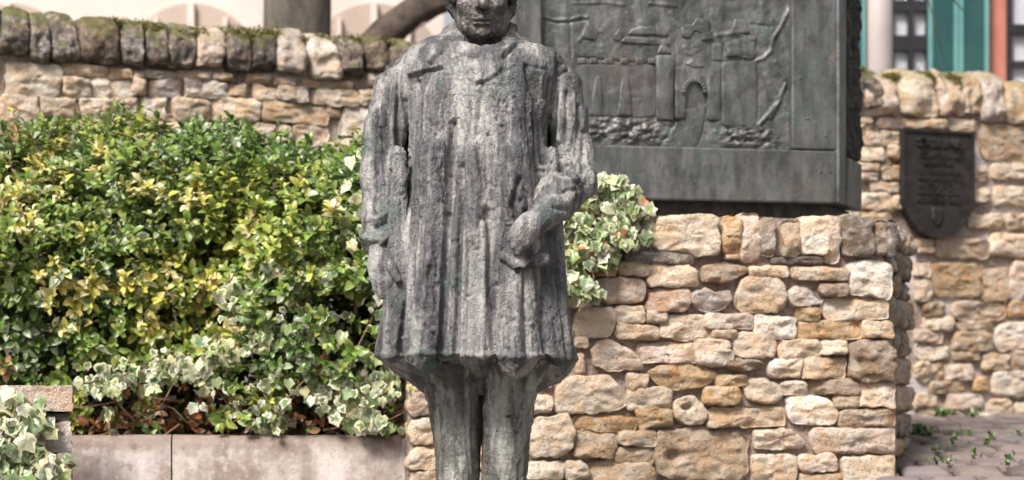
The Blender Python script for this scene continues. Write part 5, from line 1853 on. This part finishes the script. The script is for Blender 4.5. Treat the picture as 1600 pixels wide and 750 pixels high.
# ---- hands: the right one hangs half hidden in the side pocket, the left slides into the front pocket
def hand(name, wrist, knuck, tips, thumb, r, parent, seed):
    pts = np.array([wrist, knuck] + tips)
    l_, h_ = pts.min(axis=0) - .05, pts.max(axis=0) + .05
    G, lo, h = grid(l_, h_, .0034)
    F = cap(G, wrist, knuck, r, r * .95)
    ac = np.array(tips[-1]) - np.array(tips[0])
    for i, t in enumerate(tips):
        k0 = np.array(knuck) + ac * (i / (len(tips) - 1) - .5) * .95
        mid = (k0 + np.array(t)) / 2 + np.array([0, -.012, 0])
        F = smin(F, cap(G, k0, mid, .0118, .0110), .014)
        F = smin(F, cap(G, mid, t, .0110, .0092), .008)
    m2 = (np.array(thumb[0]) + np.array(thumb[1])) / 2 + np.array([0, -.006, 0])
    F = smin(F, cap(G, thumb[0], m2, .013, .0115), .012)
    F = smin(F, cap(G, m2, thumb[1], .0115, .009), .006)
    return cast(name, F, lo, h, M_BRONZE, parent, lambda V, Nn: clay(V, seed, .2, .2))
hand("hand", sp(846, 340, -.205), sp(826, 356, -.222), [sp(800, 363, -.226), sp(797, 374, -.228), sp(801, 385, -.226), sp(809, 393, -.220)], (sp(840, 338, -.222), sp(814, 350, -.238)), .033, statue, 171)
hand("hand", sp(598, 388, -.085), sp(596, 416, -.105), [sp(588, 452, -.115), sp(597, 462, -.125), sp(606, 464, -.130), sp(615, 458, -.130)], (sp(606, 402, -.125), sp(622, 438, -.155)), .034, statue, 181)
# pocket welt below the left hand
G, lo, h = grid((-.03, -.27, .30), (.12, -.10, .42), .0038)
F = cap(G, sp(786, 400, -.196), sp(812, 412, -.196), .010, .013)
F = smin(F, cap(G, sp(812, 412, -.196), sp(850, 404, -.182), .013, .014), .02)
cast("pocket", F, lo, h, M_BRONZE, coat, lambda V, Nn: clay(V, 191, 1.0, 1.1))

# ---- trousers and shoes
def leg(rows, seed, items):
    G, lo, h = grid((-.27, -.14, -.66), (.12, .13, .09), .0048)
    F = tabled(G, rows, 2.3)
    return cast("trouser_leg", F, lo, h, M_BRONZE_LEG, statue, lambda V, Nn: strokes(V, Nn, clay(V, seed, 1.4, 1.0), items, -.08))
leg([(566, 640, 752, -.118, .085), (578, 650, 752, -.104, .085), (592, 659, 751, -.094, .085), (606, 666, 751, -.088, .085), (630, 671, 752, -.085, .08), (660, 676, 752, -.082, .078), (700, 680, 752, -.08, .076), (750, 683, 752, -.078, .074), (850, 690, 748, -.072, .072), (960, 694, 746, -.07, .075), (1029, 692, 748, -.075, .08)], 201,
    [([(745, 620), (742, 680), (744, 760)], 4, -.008), ([(700, 630), (706, 700), (702, 760)], 4, -.006), ([(722, 620), (724, 700), (728, 760)], 5, .006), ([(690, 640), (694, 700)], 4, .005), ([(712, 690), (716, 706)], 5, .008)])
leg([(566, 752, 862, -.118, .085), (578, 752, 852, -.104, .085), (592, 753, 845, -.094, .085), (606, 753, 839, -.088, .085), (630, 751, 834, -.085, .08), (660, 751, 831, -.082, .078), (700, 751, 826, -.08, .076), (750, 751, 821, -.078, .074), (850, 755, 814, -.072, .072), (960, 756, 810, -.07, .075), (1029, 754, 812, -.075, .08)], 221,
    [([(760, 630), (762, 700), (760, 760)], 5, .005), ([(795, 640), (796, 700), (794, 760)], 3, -.004), ([(818, 640), (812, 720)], 4, .005), ([(775, 620), (778, 690)], 4, -.004)])
def shoe(x):
    G, lo, h = grid((x - .08, -.25, -.672), (x + .08, .10, -.55), .005)
    F = ell(G, (x, -.10, -.655), (.052, .13, .062))
    F = smin(F, ell(G, (x, .02, -.64), (.045, .06, .07)), .03)
    F = smax(F, -(G[2] + .668 + 0 * G[0] + 0 * G[1]), .004)
    cast("shoe", F, lo, h, M_BRONZE_LEG, statue, lambda V, Nn: clay(V, 241, .3, .6) * (Nn[:, 2] > -.5))
shoe(sp(718, 900)[0])
shoe(sp(785, 900)[0])

# ---- head
hx, hz = sp(752, -12, -.08)[0], sp(752, -12, -.08)[2]
def hp(x, y, z):
    return np.array([hx + x, y, hz + z])
G, lo, h = grid((hx - .10, -.15, hz - .20), (hx + .10, .14, hz + .13), .0026)
F = ell(G, hp(0, .025, .032), (.071, .093, .085))
F = smin(F, ell(G, hp(.002, -.018, -.030), (.061, .072, .085)), .02)
F = smin(F, ell(G, hp(.003, -.026, -.070), (.045, .056, .040)), .018)
F = smin(F, ell(G, hp(.004, -.070, -.094), (.022, .016, .015)), .016)
F = smin(F, cap(G, hp(-.034, -.038, -.078), hp(-.056, .01, -.045), .016, .013), .02)
F = smin(F, cap(G, hp(.040, -.038, -.078), hp(.058, .01, -.045), .016, .013), .02)
F = smin(F, cap(G, hp(-.036, -.078, .020), hp(-.008, -.088, .016), .012, .011), .012)
F = smin(F, cap(G, hp(.036, -.078, .020), hp(.008, -.088, .016), .012, .011), .012)
for s in (-1, 1):
    F = smin(F, ell(G, hp(s * .040, -.058, -.026), (.020, .022, .018)), .018)
    F = smax(F, -ell(G, hp(s * .030, -.098, .000), (.020, .020, .012)), .012)
    F = smin(F, ell(G, hp(s * .030, -.076, .000), (.0125, .0125, .0105)), .004)
    F = smin(F, cap(G, hp(s * .042, -.078, .006), hp(s * .018, -.090, .008), .0045, .0045), .005)
    F = smin(F, cap(G, hp(s * .042, -.074, -.008), hp(s * .019, -.086, -.009), .0045, .0045), .006)
    F = smin(F, ell(G, hp(s * .071, .018, -.012), (.010, .020, .030)), .006)
F = smin(F, cap(G, hp(.002, -.090, .010), hp(.004, -.116, -.034), .009, .0125), .010)
for s in (-1, 1):
    F = smin(F, ell(G, hp(.003 + s * .0135, -.100, -.039), (.0095, .012, .0085)), .007)
    F = smax(F, -ell(G, hp(.003 + s * .008, -.112, -.049), (.0055, .008, .007)), .003)
F = smin(F, ell(G, hp(.003, -.082, -.060), (.020, .012, .014)), .012)
F = smin(F, cap(G, hp(-.020, -.084, -.0690), hp(.002, -.0975, -.0650), .0034, .0062), .005)
F = smin(F, cap(G, hp(.024, -.084, -.0690), hp(.002, -.0975, -.0650), .0034, .0062), .005)
F = smin(F, cap(G, hp(-.015, -.0895, -.0785), hp(.018, -.0895, -.0785), .0062, .0062), .006)
F = smax(F, -cap(G, hp(-.027, -.089, -.0722), hp(.030, -.089, -.0722), .0034, .0034), .004)
F = smax(F, -cap(G, hp(-.012, -.096, -.0855), hp(.014, -.096, -.0855), .004, .004), .010)
F = smax(F, -cap(G, hp(-.018, -.098, -.040), hp(-.034, -.082, -.070), .0035, .003), .010)
F = smax(F, -cap(G, hp(.024, -.098, -.040), hp(.040, -.082, -.070), .0035, .003), .010)
F = smin(F, cap(G, hp(.0, .018, -.08), hp(.0, .03, -.19), .046, .054), .02)
def head_disp(V, Nn):
    H = terrace(fbm(V * 42, 301, 3), 4, .4) * .0034 + fbm(V * 130, 302, 3, .6) * .0022
    n = fbm(V * np.array([90, 90, 55]), 303, 2)
    return H + np.sign(n) * np.abs(n) ** .6 * .0013
head = cast("head", F, lo, h, M_BRONZE_FACE, statue, head_disp)
G, lo, h = grid((hx - .12, -.12, hz - .07), (hx + .12, .17, hz + .16), .0034)
F = ell(G, hp(0, .032, .045), (.084, .103, .088))
for s, dz in ((-1, .004), (1, -.008)):
    F = smin(F, ell(G, hp(s * .073, -.004, .020 + dz), (.013, .028, .032)), .012)
    F = smin(F, ell(G, hp(s * .062, .06, .0), (.02, .04, .04)), .02)
F = smax(F, -ell(G, hp(0, -.10, -.03), (.066, .10, .082)), .008)
def hair_disp(V, Nn):
    return terrace(fbm(V * np.array([52, 52, 34]), 311, 3, .6), 4, .4) * .015 + np.clip(vnoise(V * 75, 313) - .5, 0, 1) * .022
cast("hair", F, lo, h, M_BRONZE_HAIR, head, hair_disp)

# ---- plinth under the statue
pl0 = sp(752, 700)[0]
plv = MB().box((pl0 - .30, SD - .33, -.05), (.60, 0, 0), (0, .60, 0), (0, 0, .332))
tag(plv.build("stone_plinth", M_CONCRETE, None, bevel=.012), "square pale stone plinth under the bronze statue's shoes", "plinth")
